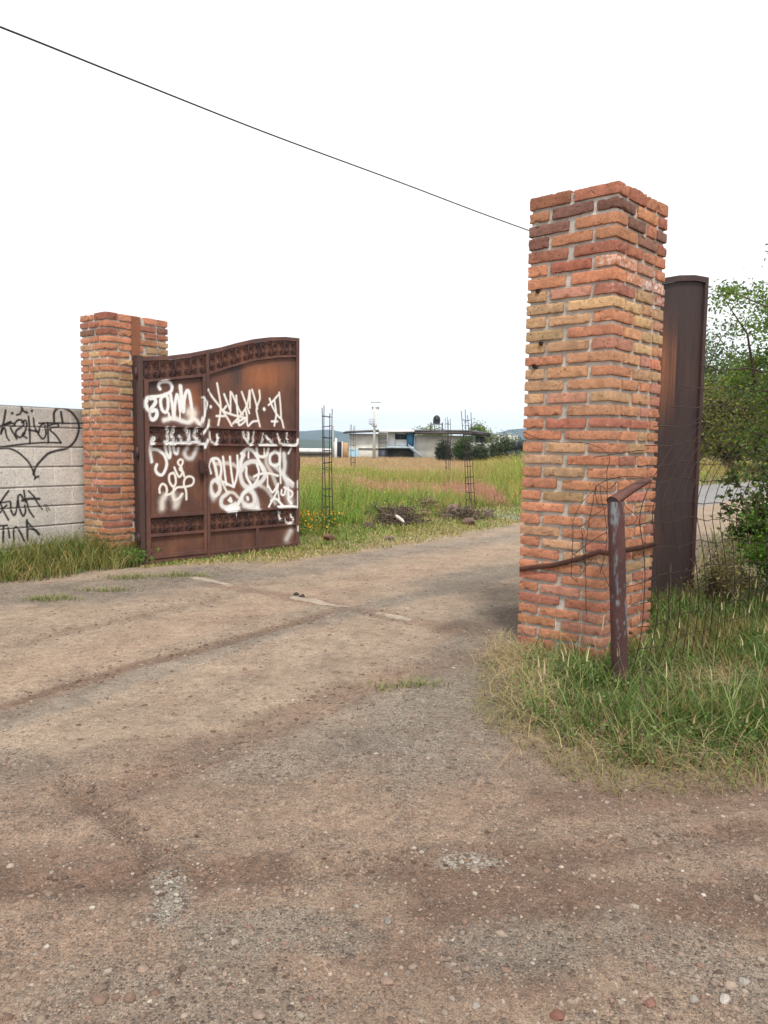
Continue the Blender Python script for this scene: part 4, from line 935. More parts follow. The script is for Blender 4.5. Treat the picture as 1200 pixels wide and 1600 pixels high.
def clods():
    r = np.random.default_rng(31); Ps = []
    for L, wd, dp in RUTS:
        L = np.array(L); seg = np.linalg.norm(np.diff(L, axis=0), axis=1); n = int(seg.sum() * (260 if dp > 0.013 else 130)); k = r.choice(len(seg), n, p=seg / seg.sum()); t = r.random(n)[:, None]
        Ps.append(L[k] * (1 - t) + L[k + 1] * t + r.normal(size=(n, 2)) * wd * 0.9)
    Ps.append(np.c_[(r.random(2600) - 0.5) * 6, 1.6 + 7 * r.random(2600) ** 1.3]); P = np.vstack(Ps); P = P[r.random(len(P)) < 0.35 + 0.65 * (fbm(np.c_[P, P[:, 0] * 0], 2.2, 7, 2) > 0)]
    n = len(P); sz = np.clip(np.exp(r.normal(math.log(0.0055), 0.5, n)), 0.002, 0.016); z = gz(np.c_[P, P[:, 0] * 0]) - sz * 0.1
    V = ICO[None] * (1 + 0.8 * (r.random((n, 12, 3)) - 0.5)) * (sz[:, None] * np.array([1.1, 1.0, 0.6]) * (0.7 + 0.6 * r.random((n, 3))))[:, None, :] + np.c_[P, z][:, None, :]
    c = np.array([0.165, 0.108, 0.078]) * (0.6 + 0.7 * r.random((n, 1)))
    return V.reshape(-1, 3), (ICF[None] + (np.arange(n) * 12)[:, None, None]).reshape(-1, 3), np.repeat(c, 12, 0)
V, F, c = gravel(); V2, F2, c2 = clods(); tag(MB().add(V, F, c).add(V2, F2, c2).build('gravel', M_STONE), 'loose gravel and grit scattered over the dirt road', None, None, 'stuff')
def whitegrit():
    r = np.random.default_rng(8); out = MB()
    for (px, py, sx, sy, n) in ((262, 1400, 0.035, 0.10, 110), (740, 1345, 0.10, 0.025, 90), (280, 1375, 0.05, 0.02, 30)):
        g = G(px, py)[:2]
        for _ in range(n):
            p = np.array([g[0] + r.normal() * sx, g[1] + r.normal() * sy]); s = 0.0035 * math.exp(r.normal() * 0.45)
            out.add(ICO * (0.7 + 0.6 * r.random((12, 1))) * s * np.array([1.2, 1, 0.7]) + [p[0], p[1], gzp(*p) + s * 0.3], ICF, np.array([0.40, 0.36, 0.30]) * (0.5 + 0.6 * r.random()))
    tag(out.build('white_grit', M_STONE), 'patches of pale crushed stone pressed into the dirt', None, None, 'stuff')
whitegrit()
def stone(name, px, py, size, col, label, group=None, seed=0, flat=0.5, sink=0.36, big=False, cat='stone', xyp=None):
    r = np.random.default_rng(seed + 100); V, F = (S2 if True else S1); V, F = subdiv(V, F) if big else (V, F)
    V = V * (1 + 0.28 * fbm(V + seed * 3.1, 1.1, 2, 2)[:, None] + 0.10 * fbm(V + seed, 3.0, 3, 2)[:, None])
    for _ in range(14):          # knock facets off
        n = r.normal(size=3); n /= np.linalg.norm(n); d = V @ n; m = d > 0.72; V = V - n * ((d - 0.72) * m * 0.9)[:, None]
    sc = np.array(size) if hasattr(size, '__len__') else np.array([size, size * (0.75 + 0.3 * r.random()), size * flat])
    sc = sc * (1.0 if big else 0.8); V = V * sc; a = r.random() * 6.28; V = np.c_[V[:, 0] * math.cos(a) - V[:, 1] * math.sin(a), V[:, 0] * math.sin(a) + V[:, 1] * math.cos(a), V[:, 2]]
    p = xyp if xyp is not None else G(px, py)[:2]
    o = MB().add(V, F, np.array(col) * np.array([0.86, 0.88, 0.86]) * (1 + 0.30 * fbm(V, 0.9 / max(sc), 5, 3)[:, None])).build(name, M_STONE, smooth=False, loc=(p[0], p[1], gzp(p[0], p[1]) + sc[2] * (1 - 2 * sink)))
    return tag(o, label, cat, group)
GN = 'loose stones on the dirt road'
stone('stone', 872, 1583, 0.030, (0.22, 0.10, 0.075), 'dark red stone near the bottom edge, the largest in the foreground', GN, 1)
stone('stone', 1016, 1565, 0.026, (0.26, 0.13, 0.105), 'dusty pink stone lying left of the broken white stone', GN, 2)
stone('stone', 1134, 1558, (0.030, 0.018, 0.013), (0.50, 0.44, 0.40), 'broken whitish stone near the bottom right corner', GN, 3)
stone('stone', 1164, 1529, 0.022, (0.36, 0.32, 0.29), 'pale grey flat stone above the broken white stone', GN, 4)
stone('stone', 404, 1587, 0.026, (0.30, 0.22, 0.18), 'rounded tan stone at the bottom edge left of centre', GN, 5)
stone('stone', 604, 1535, 0.026, (0.30, 0.20, 0.16), 'oval brown stone half sunk in the dirt at the bottom centre', GN, 6, sink=.4)
stone('stone', 144, 1416, 0.014, (0.52, 0.46, 0.38), 'small pale cream stone left of the white grit patch', GN, 7)
stone('stone', 557, 1416, 0.015, (0.33, 0.30, 0.27), 'small grey stone right of the white grit patch', GN, 8)
stone('stone', 155, 1563, 0.034, (0.24, 0.155, 0.12), 'reddish stone almost flush with the dirt at lower left', GN, 9, flat=.4, sink=.42)
stone('stone', 470, 1600 - 12, 0.018, (0.33, 0.27, 0.22), 'small tan stone right of the rounded bottom stone', GN, 10)
stone('stone', 606, 1440, 0.020, (0.24, 0.21, 0.19), 'dark grey stone in the middle foreground', GN, 11)
stone('stone', 744, 1569, 0.018, (0.34, 0.29, 0.25), 'light stone left of the dark red one', GN, 12)
stone('stone', 1100, 1391, 0.013, (0.58, 0.52, 0.46), 'tiny white stone in the right foreground', GN, 13)
stone('stone', 1085, 1558, 0.022, (0.33, 0.28, 0.25), 'grey brown stone between the pink stone and the white stone', GN, 14)
# dung on the sill
o = stone('dung_clump', 462, 931, (0.045, 0.04, 0.03), (0.05, 0.038, 0.03), 'left of two dark dung clumps lying on the concrete sill', 'dung clumps on the sill', 21, cat='dung')
o = stone('dung_clump', 472, 934, (0.05, 0.04, 0.033), (0.06, 0.045, 0.035), 'right of two dark dung clumps lying on the concrete sill', 'dung clumps on the sill', 22, cat='dung')
# rocks on the verge beside the field
GR = 'rocks heaped on the verge'
for k, (px, py, sz, col, lb) in enumerate([
    (515, 846, (0.11, 0.09, 0.09), (0.22, 0.13, 0.10), 'round reddish rock at the foot of the nearest rebar cage'),
    (608, 845, (0.17, 0.10, 0.05), (0.24, 0.19, 0.18), 'flat greyish slab of rock lying in the verge grass below the brush heap'),
    (575, 828, (0.15, 0.12, 0.11), (0.13, 0.10, 0.09), 'dark broken rock at the left end of the brush heap'),
    (668, 812, (0.30, 0.16, 0.13), (0.23, 0.18, 0.16), 'long brown grey rock right of the brush heap'),
    (708, 806, (0.30, 0.20, 0.22), (0.32, 0.26, 0.24), 'pale pinkish rock standing behind the others'),
    (763, 812, (0.15, 0.12, 0.19), (0.20, 0.17, 0.17), 'upright grey rock farthest right on the verge'),
    (732, 822, (0.24, 0.14, 0.12), (0.20, 0.15, 0.125), 'low brown rock overgrown with dry grass in front of upright rock'),
    (598, 800, (0.20, 0.16, 0.15), (0.17, 0.12, 0.10), 'brown rock capping the back of the brush heap')]):
    stone('rock', px, py, tuple(np.array(sz) * 0.92), tuple(np.array(col) * np.array([0.82, 0.68, 0.60])), lb, GR, 40 + k, sink=0.34, big=True, cat='rock')

# ------------------------------------------------------------------ grass, weeds, field
def blades(P, h, w, lean, col0, col1, segs=3, az=None, r=rng, curl=1.0):
    n = len(P); az = r.random(n) * 2 * np.pi if az is None else az
    d = np.c_[np.cos(az), np.sin(az), np.zeros(n)]; sdir = np.c_[-np.sin(az), np.cos(az), np.zeros(n)]
    tw = r.normal(size=n) * 0.6; sdir = sdir * np.cos(tw)[:, None] + d * np.sin(tw)[:, None]
    V = np.zeros((n, segs + 1, 2, 3)); C = np.zeros((n, segs + 1, 2, 3))
    for i in range(segs + 1):
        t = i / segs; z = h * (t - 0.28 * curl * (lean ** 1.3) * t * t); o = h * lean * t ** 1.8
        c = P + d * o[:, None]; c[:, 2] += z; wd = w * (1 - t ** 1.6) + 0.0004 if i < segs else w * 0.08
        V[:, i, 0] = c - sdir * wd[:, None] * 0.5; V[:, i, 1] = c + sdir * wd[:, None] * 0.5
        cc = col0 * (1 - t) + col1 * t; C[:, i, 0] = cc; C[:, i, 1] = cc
    I = np.arange(n * (segs + 1) * 2).reshape(n, segs + 1, 2)
    F = np.stack([I[:, :-1, 0], I[:, :-1, 1], I[:, 1:, 1], I[:, 1:, 0]], -1).reshape(-1, 4)
    return V.reshape(-1, 3), F, C.reshape(-1, 3)
def jitcol(base, n, r, v=0.2, hue=0.08):
    return np.clip(np.array(base)[None] * (1 + v * r.normal(size=(n, 1))) * (1 + hue * r.normal(size=(n, 3))), 0.005, 0.9)
def leaves(P, size, cols, r, flat=0.0, asp=2.0):
    n = len(P); size = np.broadcast_to(size, (n,)) * (0.6 + 0.8 * r.random(n))
    a = r.normal(size=(n, 3)); a[:, 2] *= 1 - flat; a /= np.linalg.norm(a, axis=1, keepdims=True)
    b = np.cross(a, r.normal(size=(n, 3)) + [0, 0, flat * 3]); b /= np.linalg.norm(b, axis=1, keepdims=True) + 1e-9
    L = size[:, None] * a; W = size[:, None] / asp * b
    V = np.stack([P - L * 0.5, P + W * 0.5 - L * 0.05, P + L * 0.5, P - W * 0.5 - L * 0.05], 1)
    I = np.arange(n * 4).reshape(n, 4)
    return V.reshape(-1, 3), I, np.repeat(cols, 4, 0)
def scatter(n, x0, x1, y0, y1, keep, r):
    P = np.c_[x0 + (x1 - x0) * r.random(n), y0 + (y1 - y0) * r.random(n), np.zeros(n)]
    return P[keep(P)]
def seedheads(mb, P, h, r, col, size, head=0.06, stemcol=(0.20, 0.19, 0.08)):
    n = len(P); az = r.random(n) * 6.28; ln = 0.25 + 0.35 * r.random(n)
    V, F, C = blades(P, h, np.full(n, size * 0.35), ln, jitcol(stemcol, n, r), jitcol(col, n, r), 4, az, r, curl=0.6); mb.add(V, F, C)
    tip = P + np.c_[np.cos(az), np.sin(az), az * 0] * (h * ln)[:, None]; tip[:, 2] += h * (1 - 0.28 * 0.6 * ln ** 1.3)
    dr = np.c_[np.cos(az) * ln * 1.6, np.sin(az) * ln * 1.6, np.full(n, 0.7)]; dr /= np.linalg.norm(dr, axis=1, keepdims=True)
    base = tip - dr * head * 0.3
    V, F, C = blades(base, np.full(n, head) * (0.8 + 0.5 * r.random(n)), np.full(n, size * 1.6), ln * 0.9, jitcol(col, n, r, .12), jitcol(np.array(col) * 1.15, n, r, .12), 3, az, r); mb.add(V, F, C)

def right_grass():
    r = np.random.default_rng(21); mb = MB()
    pil = lambda P: (((P[:, :2] - CR) @ np.array([BR[1], -BR[0]]) * -1 > -9) & inside_pillar(P))
    def inside_pillar(P):
        M = np.linalg.inv(np.stack([AR, BR], 1)); q = (P[:, :2] - CR) @ M.T
        return (q[:, 0] > -0.01) & (q[:, 0] < WR1 + 0.01) & (q[:, 1] > -0.01) & (q[:, 1] < WR2 + 0.01)
    def keep(P):
        s = -side(P, ROAD_R) + 0.14 * fbm(P, 3.2, 2, 3)
        den = sstep(-0.12, 0.20, s) * (0.70 + 0.5 * fbm(P, 1.9, 9, 2)); den = np.where(P[:, 1] > 6.5, den * 0.7, den)
        return (r.random(len(P)) < den) & ~inside_pillar(P) & (P[:, 0] < 5.2)
    P = scatter(88000, 0.4, 5.2, 3.1, 7.6, keep, r); P[:, 2] = gz(P) - 0.005; n = len(P)
    s = -side(P, ROAD_R); edge = sstep(-0.05, 0.38, s)
    hh = (0.05 + 0.135 * edge * (0.8 + 0.7 * fbm(P, 2.3, 5, 2))) * (0.5 + 0.8 * r.random(n))
    nearpost = np.exp(-(np.hypot(P[:, 0] - 1.35, P[:, 1] - 4.2) / 0.7) ** 2); hh *= 1 - 0.15 * nearpost; hh *= 1 - 0.6 * np.exp(-(np.hypot((P[:, 0] - 2.15) / 0.2, (P[:, 1] - 4.6) / 0.3)) ** 2) - 0.5 * np.exp(-(np.hypot((P[:, 0] - 0.85) / 0.22, (P[:, 1] - 4.8) / 0.6)) ** 2)
    g = jitcol((0.074, 0.138, 0.030), n, r, 0.34); dry = r.random(n) < np.clip(0.13 + 0.40 * (1 - edge) + 0.5 * sstep(0.1, 0.5, fbm(P, 1.7, 66, 3)) + 0.5 * (P[:, 0] < 0.95) * (P[:, 1] > 4.3), 0, 0.9)
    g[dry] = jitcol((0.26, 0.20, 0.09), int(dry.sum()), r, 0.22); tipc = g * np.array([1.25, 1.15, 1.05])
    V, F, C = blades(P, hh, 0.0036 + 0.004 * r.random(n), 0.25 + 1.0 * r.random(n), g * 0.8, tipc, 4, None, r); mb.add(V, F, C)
    # long arching blades and pale seed heads
    Q = P[(r.random(n) < 0.05) & (s > 0.1)]; m = len(Q)
    V, F, C = blades(Q, 0.18 + 0.17 * r.random(m), 0.005 + 0.004 * r.random(m), 0.35 + 0.7 * r.random(m), jitcol((0.09, 0.15, 0.035), m, r), jitcol((0.22, 0.26, 0.09), m, r), 5, None, r); mb.add(V, F, C)
    Q = P[(r.random(n) < 0.010) & (s > 0.12)]; seedheads(mb, Q, 0.18 + 0.22 * r.random(len(Q)), r, (0.42, 0.36, 0.22), 0.006, 0.075)
    # small broad-leaved weeds mixed in
    Q = P[(r.random(n) < 0.16) & (fbm(P, 2.7, 91, 2) > 0.05)]; m = len(Q)
    for k in range(3):
        W = Q + np.c_[0.03 * r.normal(size=(m, 2)), 0.02 + 0.12 * r.random(m)]; V, F, C = leaves(W, 0.020, jitcol((0.12, 0.17, 0.05), m, r), r, flat=0.5, asp=1.5); mb.add(V, F, C)
    # straw litter and dead stalks lying flat, left of the pillar and along the edge
    for (cx, cy, sx, sy, k) in ((0.92, 4.85, 0.11, 0.38, 750), (0.98, 5.3, 0.08, 0.22, 300), (0.85, 4.1, 0.12, 0.2, 160), (1.2, 3.5, 0.3, 0.08, 110), (2.15, 4.6, 0.16, 0.22, 320), (2.3, 3.55, 0.5, 0.08, 130)):
        Q = np.c_[cx + sx * r.normal(size=k), cy + sy * r.normal(size=k), np.zeros(k)]; Q = Q[~inside_pillar(Q)]; k = len(Q); Q[:, 2] = gz(Q) + 0.01 + 0.04 * r.random(k)
        V, F, C = blades(Q, 0.07 + 0.12 * r.random(k), np.full(k, 0.0032), 1.5 + 0.9 * r.random(k), jitcol((0.36, 0.28, 0.15), k, r), jitcol((0.42, 0.33, 0.19), k, r), 3, None, r); mb.add(V, F, C)
    # creeping fringe lying out on the dirt
    Q = scatter(9000, 0.3, 2.6, 3.0, 5.6, lambda P: (np.abs(side(P, ROAD_R) - 0.02) < 0.16) & (r.random(len(P)) < 0.8), r); Q[:, 2] = gz(Q) + 0.004; m = len(Q)
    V, F, C = blades(Q, 0.05 + 0.07 * r.random(m), np.full(m, 0.004), 1.2 + 0.8 * r.random(m), jitcol((0.20, 0.17, 0.07), m, r), jitcol((0.26, 0.23, 0.10), m, r), 3, None, r); mb.add(V, F, C)
    tag(mb.build('grass', M_GRASS), 'long green grass with pale seed heads round the near pillar and pipe post', None, None, 'stuff')
right_grass()
def left_grass():
    r = np.random.default_rng(22); mb = MB()
    def dW(P): return -((P[:, :2] - WALL_R) @ np.array([-WALL_D[1], WALL_D[0]]))
    nW = np.array([-WALL_D[1], WALL_D[0]])
    s0 = np.sign((np.array([0, 0]) - WALL_R) @ nW)
    def keep(P):
        d = (P[:, :2] - WALL_R) @ nW * s0; u = (P[:, :2] - WALL_R) @ WALL_D
        wd = 1.18 + 0.20 * fbm(P, 2.2, 3, 2) - 0.50 * sstep(0.45, -0.5, u)
        return (d > 0.02) & (d < wd) & (u > -0.65) & (r.random(len(P)) < 0.95 * (1 - 0.5 * sstep(wd * 0.7, wd, d)))
    P = scatter(60000, -7.5, -2.9, 4.6, 10.0, keep, r); P[:, 2] = gz(P) - 0.005; n = len(P)
    d = (P[:, :2] - WALL_R) @ nW * s0
    hh = (0.36 - 0.17 * sstep(0.5, 1.1, d) + 0.05 * sstep(1.2, 0.2, (P[:, :2] - WALL_R) @ WALL_D) + 0.06 * fbm(P, 2, 4, 2)) * (0.45 + 0.8 * r.random(n))
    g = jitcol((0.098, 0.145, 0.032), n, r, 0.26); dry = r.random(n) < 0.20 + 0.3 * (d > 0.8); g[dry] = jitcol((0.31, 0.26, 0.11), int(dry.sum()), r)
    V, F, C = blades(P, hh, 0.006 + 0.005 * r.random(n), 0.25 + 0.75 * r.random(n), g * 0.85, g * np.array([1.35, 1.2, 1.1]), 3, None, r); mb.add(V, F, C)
    Q = P[(r.random(n) < 0.02) & (d < 0.5)]; m = len(Q)
    V, F, C = blades(Q, 0.35 + 0.25 * r.random(m), np.full(m, 0.007), 0.3 + 0.6 * r.random(m), jitcol((0.16, 0.17, 0.05), m, r), jitcol((0.22, 0.19, 0.09), m, r), 4, None, r); mb.add(V, F, C)
    for (px, py, sx, sy, k) in ((75, 940, 0.12, 0.06, 260), (165, 925, 0.16, 0.05, 200), (205, 905, 0.15, 0.08, 240), (285, 903, 0.2, 0.08, 300), (232, 868, 0.10, 0.08, 160), (635, 1075, .14, .05, 130)):
        c = G(px, py)[:2]; Q = np.c_[c[0] + sx * r.normal(size=k), c[1] + sy * r.normal(size=k), np.zeros(k)]; Q[:, 2] = gz(Q)
        V, F, C = blades(Q, 0.03 + 0.05 * r.random(k), np.full(k, 0.006), 0.5 + r.random(k), jitcol((0.16, 0.18, 0.06), k, r), jitcol((0.25, 0.25, 0.10), k, r), 3, None, r); mb.add(V, F, C)
    # broad green weed at the foot of the hinge post
    c = np.array([-3.22, 9.25]); k = 260; Q = np.c_[c[0] + 0.13 * r.normal(size=k), c[1] + 0.07 * r.normal(size=k), 0.03 + 0.16 * r.random(k)]
    V, F, C = leaves(Q, 0.05, jitcol((0.10, 0.20, 0.04), k, r), r); mb.add(V, F, C)
    tag(mb.build('grass', M_GRASS), 'thick tufted grass along the foot of the block wall', None, None, 'stuff')
left_grass()
def verge():
    r = np.random.default_rng(23); mb = MB()
    def keep(P):
        s = side(P, ROAD_L) + 0.20 * fbm(P, 2.6, 2, 3); den = sstep(-0.05, 0.25, s) * (1 - sstep(2.6, 3.6, s)) * np.clip(2.2 - 0.09 * P[:, 1], 0.35, 1)
        return (r.random(len(P)) < den) & (P[:, 1] < 30) & (P[:, 0] > -3.0)
    P = scatter(210000, -3.0, 11, 8.4, 30, keep, r); P[:, 2] = gz(P) - 0.004; n = len(P); s = side(P, ROAD_L)
    hh = (0.05 + 0.06 * sstep(0.2, 1.6, s)) * (0.6 + 0.8 * r.random(n)) * (1 + 0.4 * fbm(P, 1.5, 4, 2))
    g = jitcol((0.225, 0.235, 0.060), n, r, 0.2); dry = r.random(n) < np.clip(0.25 + 0.5 * fbm(P, 1.3, 7, 3) + 0.25 * (s < 0.25), 0.05, 0.9); g[dry] = jitcol((0.42, 0.34, 0.17), int(dry.sum()), r, .18)
    lush = (fbm(P, 0.9, 17, 2) > 0.2) & ~dry; g[lush] *= np.array([0.72, 0.95, 0.7])
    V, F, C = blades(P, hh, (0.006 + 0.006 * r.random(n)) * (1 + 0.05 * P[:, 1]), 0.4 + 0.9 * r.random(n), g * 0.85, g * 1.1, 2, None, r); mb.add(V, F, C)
    tag(mb.build('short_grass', M_GRASS), 'short yellow green grass on the verge below the open gate leaf', None, None, 'stuff')
verge()
def field():
    r = np.random.default_rng(24); mb = MB(); N0 = 125000
    y = 10.5 * np.exp(r.random(N0) * math.log(104 / 10.5)); x = y * (-0.62 + 1.15 * r.random(N0)); P = np.c_[x, y, x * 0]
    s = side(P, ROAD_L) + 0.5 * fbm(P, 0.9, 2, 3)
    behindwall = (P[:, 0] < -3.3) | (P[:, 1] > 11.2)
    P = P[(s > 1.9) & behindwall & (np.hypot(P[:, 0] + 2.2, P[:, 1] - 10.3) > 1.2)]; n = len(P); y = P[:, 1]; x = P[:, 0]; s = side(P, ROAD_L)
    P[:, 2] = gz(P, False) - 0.01
    sc = 1 + 0.035 * y
    # species patches
    a = fbm(P * np.array([1, 0.55, 1]), 0.33, 5, 3); b_ = fbm(P * np.array([1, 0.6, 1]), 0.5, 9, 3)
    pink = (np.exp(-((y - 20.5 - 0.3 * x) / 2.6) ** 2) * (x < 3.2) * (x > -6) + 0.40 * np.exp(-((y - 15.0) / 1.6) ** 2) * (x < -0.3) + 0.85 * (y > 33) * (x < 0.118 * y) ) + 0.45 * a > 0.55
    tall = (sstep(1.2, 3.2, x - 0.085 * y) * (y < 48)) + 0.3 * (x < 0.02 * y - 0.9) * (y < 30)
    straw = (~pink) & (r.random(n) < 0.30 + 0.35 * (b_ > 0.1) + 0.3 * (y > 36))
    hgt = np.where(pink, 0.50, 0.62) * (1 + 0.22 * b_) + 0.72 * tall + 0.05; hgt = np.where(y > 33, hgt * 0.80, hgt) * (0.65 + 0.5 * r.random(n)); hgt *= sstep(1.2, 3.4, s) * 0.75 + 0.25
    g = jitcol((0.205, 0.27, 0.060), n, r, 0.30); g[tall > 0.5] *= np.array([0.95, 1.05, 0.85]); g[straw] = jitcol((0.34, 0.28, 0.12), int(straw.sum()), r)
    g[(y < 19) & ~straw] *= np.array([0.80, 1.06, 0.9]); tip = g * np.array([1.25, 1.15, 1.0]); tip[pink] = jitcol((0.56, 0.28, 0.22), int(pink.sum()), r, .18); g[pink] = jitcol((0.24, 0.19, 0.09), int(pink.sum()), r)
    fa = pink & (y > 33); tip[fa] = jitcol((0.52, 0.35, 0.22), int(fa.sum()), r, .15); g[fa] = jitcol((0.36, 0.27, 0.15), int(fa.sum()), r, .15)
    for k in range(3):
        Q = P + np.c_[r.normal(size=(n, 2)) * 0.03 * sc[:, None], np.zeros(n)]
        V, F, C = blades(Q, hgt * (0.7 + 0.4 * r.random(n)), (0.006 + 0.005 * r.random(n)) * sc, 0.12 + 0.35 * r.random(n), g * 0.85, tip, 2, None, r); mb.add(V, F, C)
    # leaves and seed puffs up the stems
    for k in range(5):
        t = 0.35 + 0.62 * r.random(n); Q = P + np.c_[r.normal(size=(n, 2)) * 0.07 * hgt[:, None], (hgt * t)[:, None]]
        m = (y < 45) & (r.random(n) < 0.8)
        col = np.where(pink[:, None] & (t > 0.6)[:, None], tip * 1.1, g * (1.0 + 0.25 * r.random((n, 1))))
        V, F, C = leaves(Q[m], (0.022 * sc * (0.7 + 0.8 * tall))[m], col[m], r, asp=2.4); mb.add(V, F, C)
    m = (r.random(n) < 0.10) & ~pink; Q = P[m] + np.c_[r.normal(size=(m.sum(), 2)) * 0.05, (hgt[m] * (0.95 + 0.1 * r.random(m.sum())))[:, None]]
    V, F, C = leaves(Q, 0.014 * sc[m], jitcol((0.62, 0.48, 0.08), int(m.sum()), r), r, asp=1.2); mb.add(V, F, C)
    c0 = G(487, 838)[:2]; k = 170; Q = np.c_[c0[0] + 0.28 * r.normal(size=k), c0[1] + 0.2 * r.normal(size=k), 0.12 + 0.33 * r.random(k)]
    V, F, C = leaves(Q, 0.032, jitcol((0.80, 0.34, 0.03), k, r, .1), r, asp=1.1); mb.add(V, F, C)
    k = 500; Q = np.c_[c0[0] + 0.3 * r.normal(size=k), c0[1] + 0.2 * r.normal(size=k), 0.04 + 0.3 * r.random(k)]
    V, F, C = leaves(Q, 0.05, jitcol((0.13, 0.20, 0.04), k, r), r); mb.add(V, F, C)
    tag(mb.build('field_weeds', M_GRASS), 'field of tall green weeds and pinkish brown seeding grass', None, None, 'stuff')
field()
def far_side_grass():
    r = np.random.default_rng(25); mb = MB()
    def keep(P):
        s = -side(P, ROAD_R) + 0.3 * fbm(P, 1.2, 2, 3); d = seg_dist(P, [[4.0, 17.0], [9.5, 24.5], [16, 32.5], [26, 43]])
        return (s > 0.1) & (P[:, 0] > 1.5) & (r.random(len(P)) < 0.9)
    P = scatter(30000, 3, 30, 7.4, 40, keep, r)
    Q = np.c_[np.zeros(16000), np.zeros(16000), np.zeros(16000)]; yy = 24 + 36 * r.random(16000); xx = 0.38 * yy + r.random(16000) * 0.5 * yy; Q[:, 0] = xx; Q[:, 1] = yy
    d = side(Q, ROAD_L); Q = Q[d > 0.6]; P = np.vstack([P, Q]); P[:, 2] = gz(P, False); n = len(P)
    g = jitcol((0.15, 0.17, 0.05), n, r); dry = r.random(n) < 0.45; g[dry] = jitcol((0.36, 0.30, 0.15), int(dry.sum()), r)
    V, F, C = blades(P, (0.10 + 0.22 * r.random(n)) * (1 + 0.02 * P[:, 1]), 0.012 * (1 + 0.05 * P[:, 1]), 0.3 + 0.5 * r.random(n), g * 0.85, g * 1.15, 2, None, r); mb.add(V, F, C)
    tag(mb.build('roadside_grass', M_GRASS), 'patchy roadside grass beyond the wire fence', None, None, 'stuff')
far_side_grass()

# heap of dry brush among the verge rocks
def brush(px, py, w_, h_, n, label, seed):
    r = np.random.default_rng(seed); c = G(px, py)[:2]; mb = MB()
    for _ in range(n):
        p = np.array([c[0] + w_ * r.normal() * 0.45, c[1] + 0.18 * r.normal(), gzp(*c) + h_ * r.random() ** 1.3]); d = r.normal(size=3) * np.array([1, 1, 0.5]); d /= np.linalg.norm(d)
        L = 0.10 + 0.22 * r.random(); k = 5; pts = [p + d * L * t + r.normal(size=3) * 0.012 for t in np.linspace(0, 1, k)]
        for q in pts: q[2] = max(q[2], 0.01)
        mb.tube(pts, 0.0035 + 0.004 * r.random(), 4, np.array([(0.17, 0.12, 0.09), (0.09, 0.065, 0.05), (0.30, 0.24, 0.17)][r.choice(3, p=[.45, .35, .2])]) * (0.7 + 0.5 * r.random()), cap=False)
    tag(mb.build('brush_heap', M_BARK), label, 'brush heap', 'heaps of dry brush on the verge')
brush(620, 822, 0.55, 0.34, 620, 'wide tangle of dark dry twigs and roots heaped on the verge', 5)
brush(662, 808, 0.26, 0.36, 300, 'smaller rounded tangle of dry twigs right of the wide brush heap', 6)
brush(722, 814, 0.50, 0.20, 420, 'low spread of tan twigs and dead stems among the rocks at the right', 7)
o = MB().tube([atY(619, 806, 13.6), atY(627, 812, 13.5), atY(631, 816, 13.4)], [0.03, 0.035, 0.02], 8, (0.62, 0.56, 0.48)).build('broken_branch', M_BARK, smooth=True)
tag(o, 'short bleached broken branch on top of the wide brush heap', 'branch')

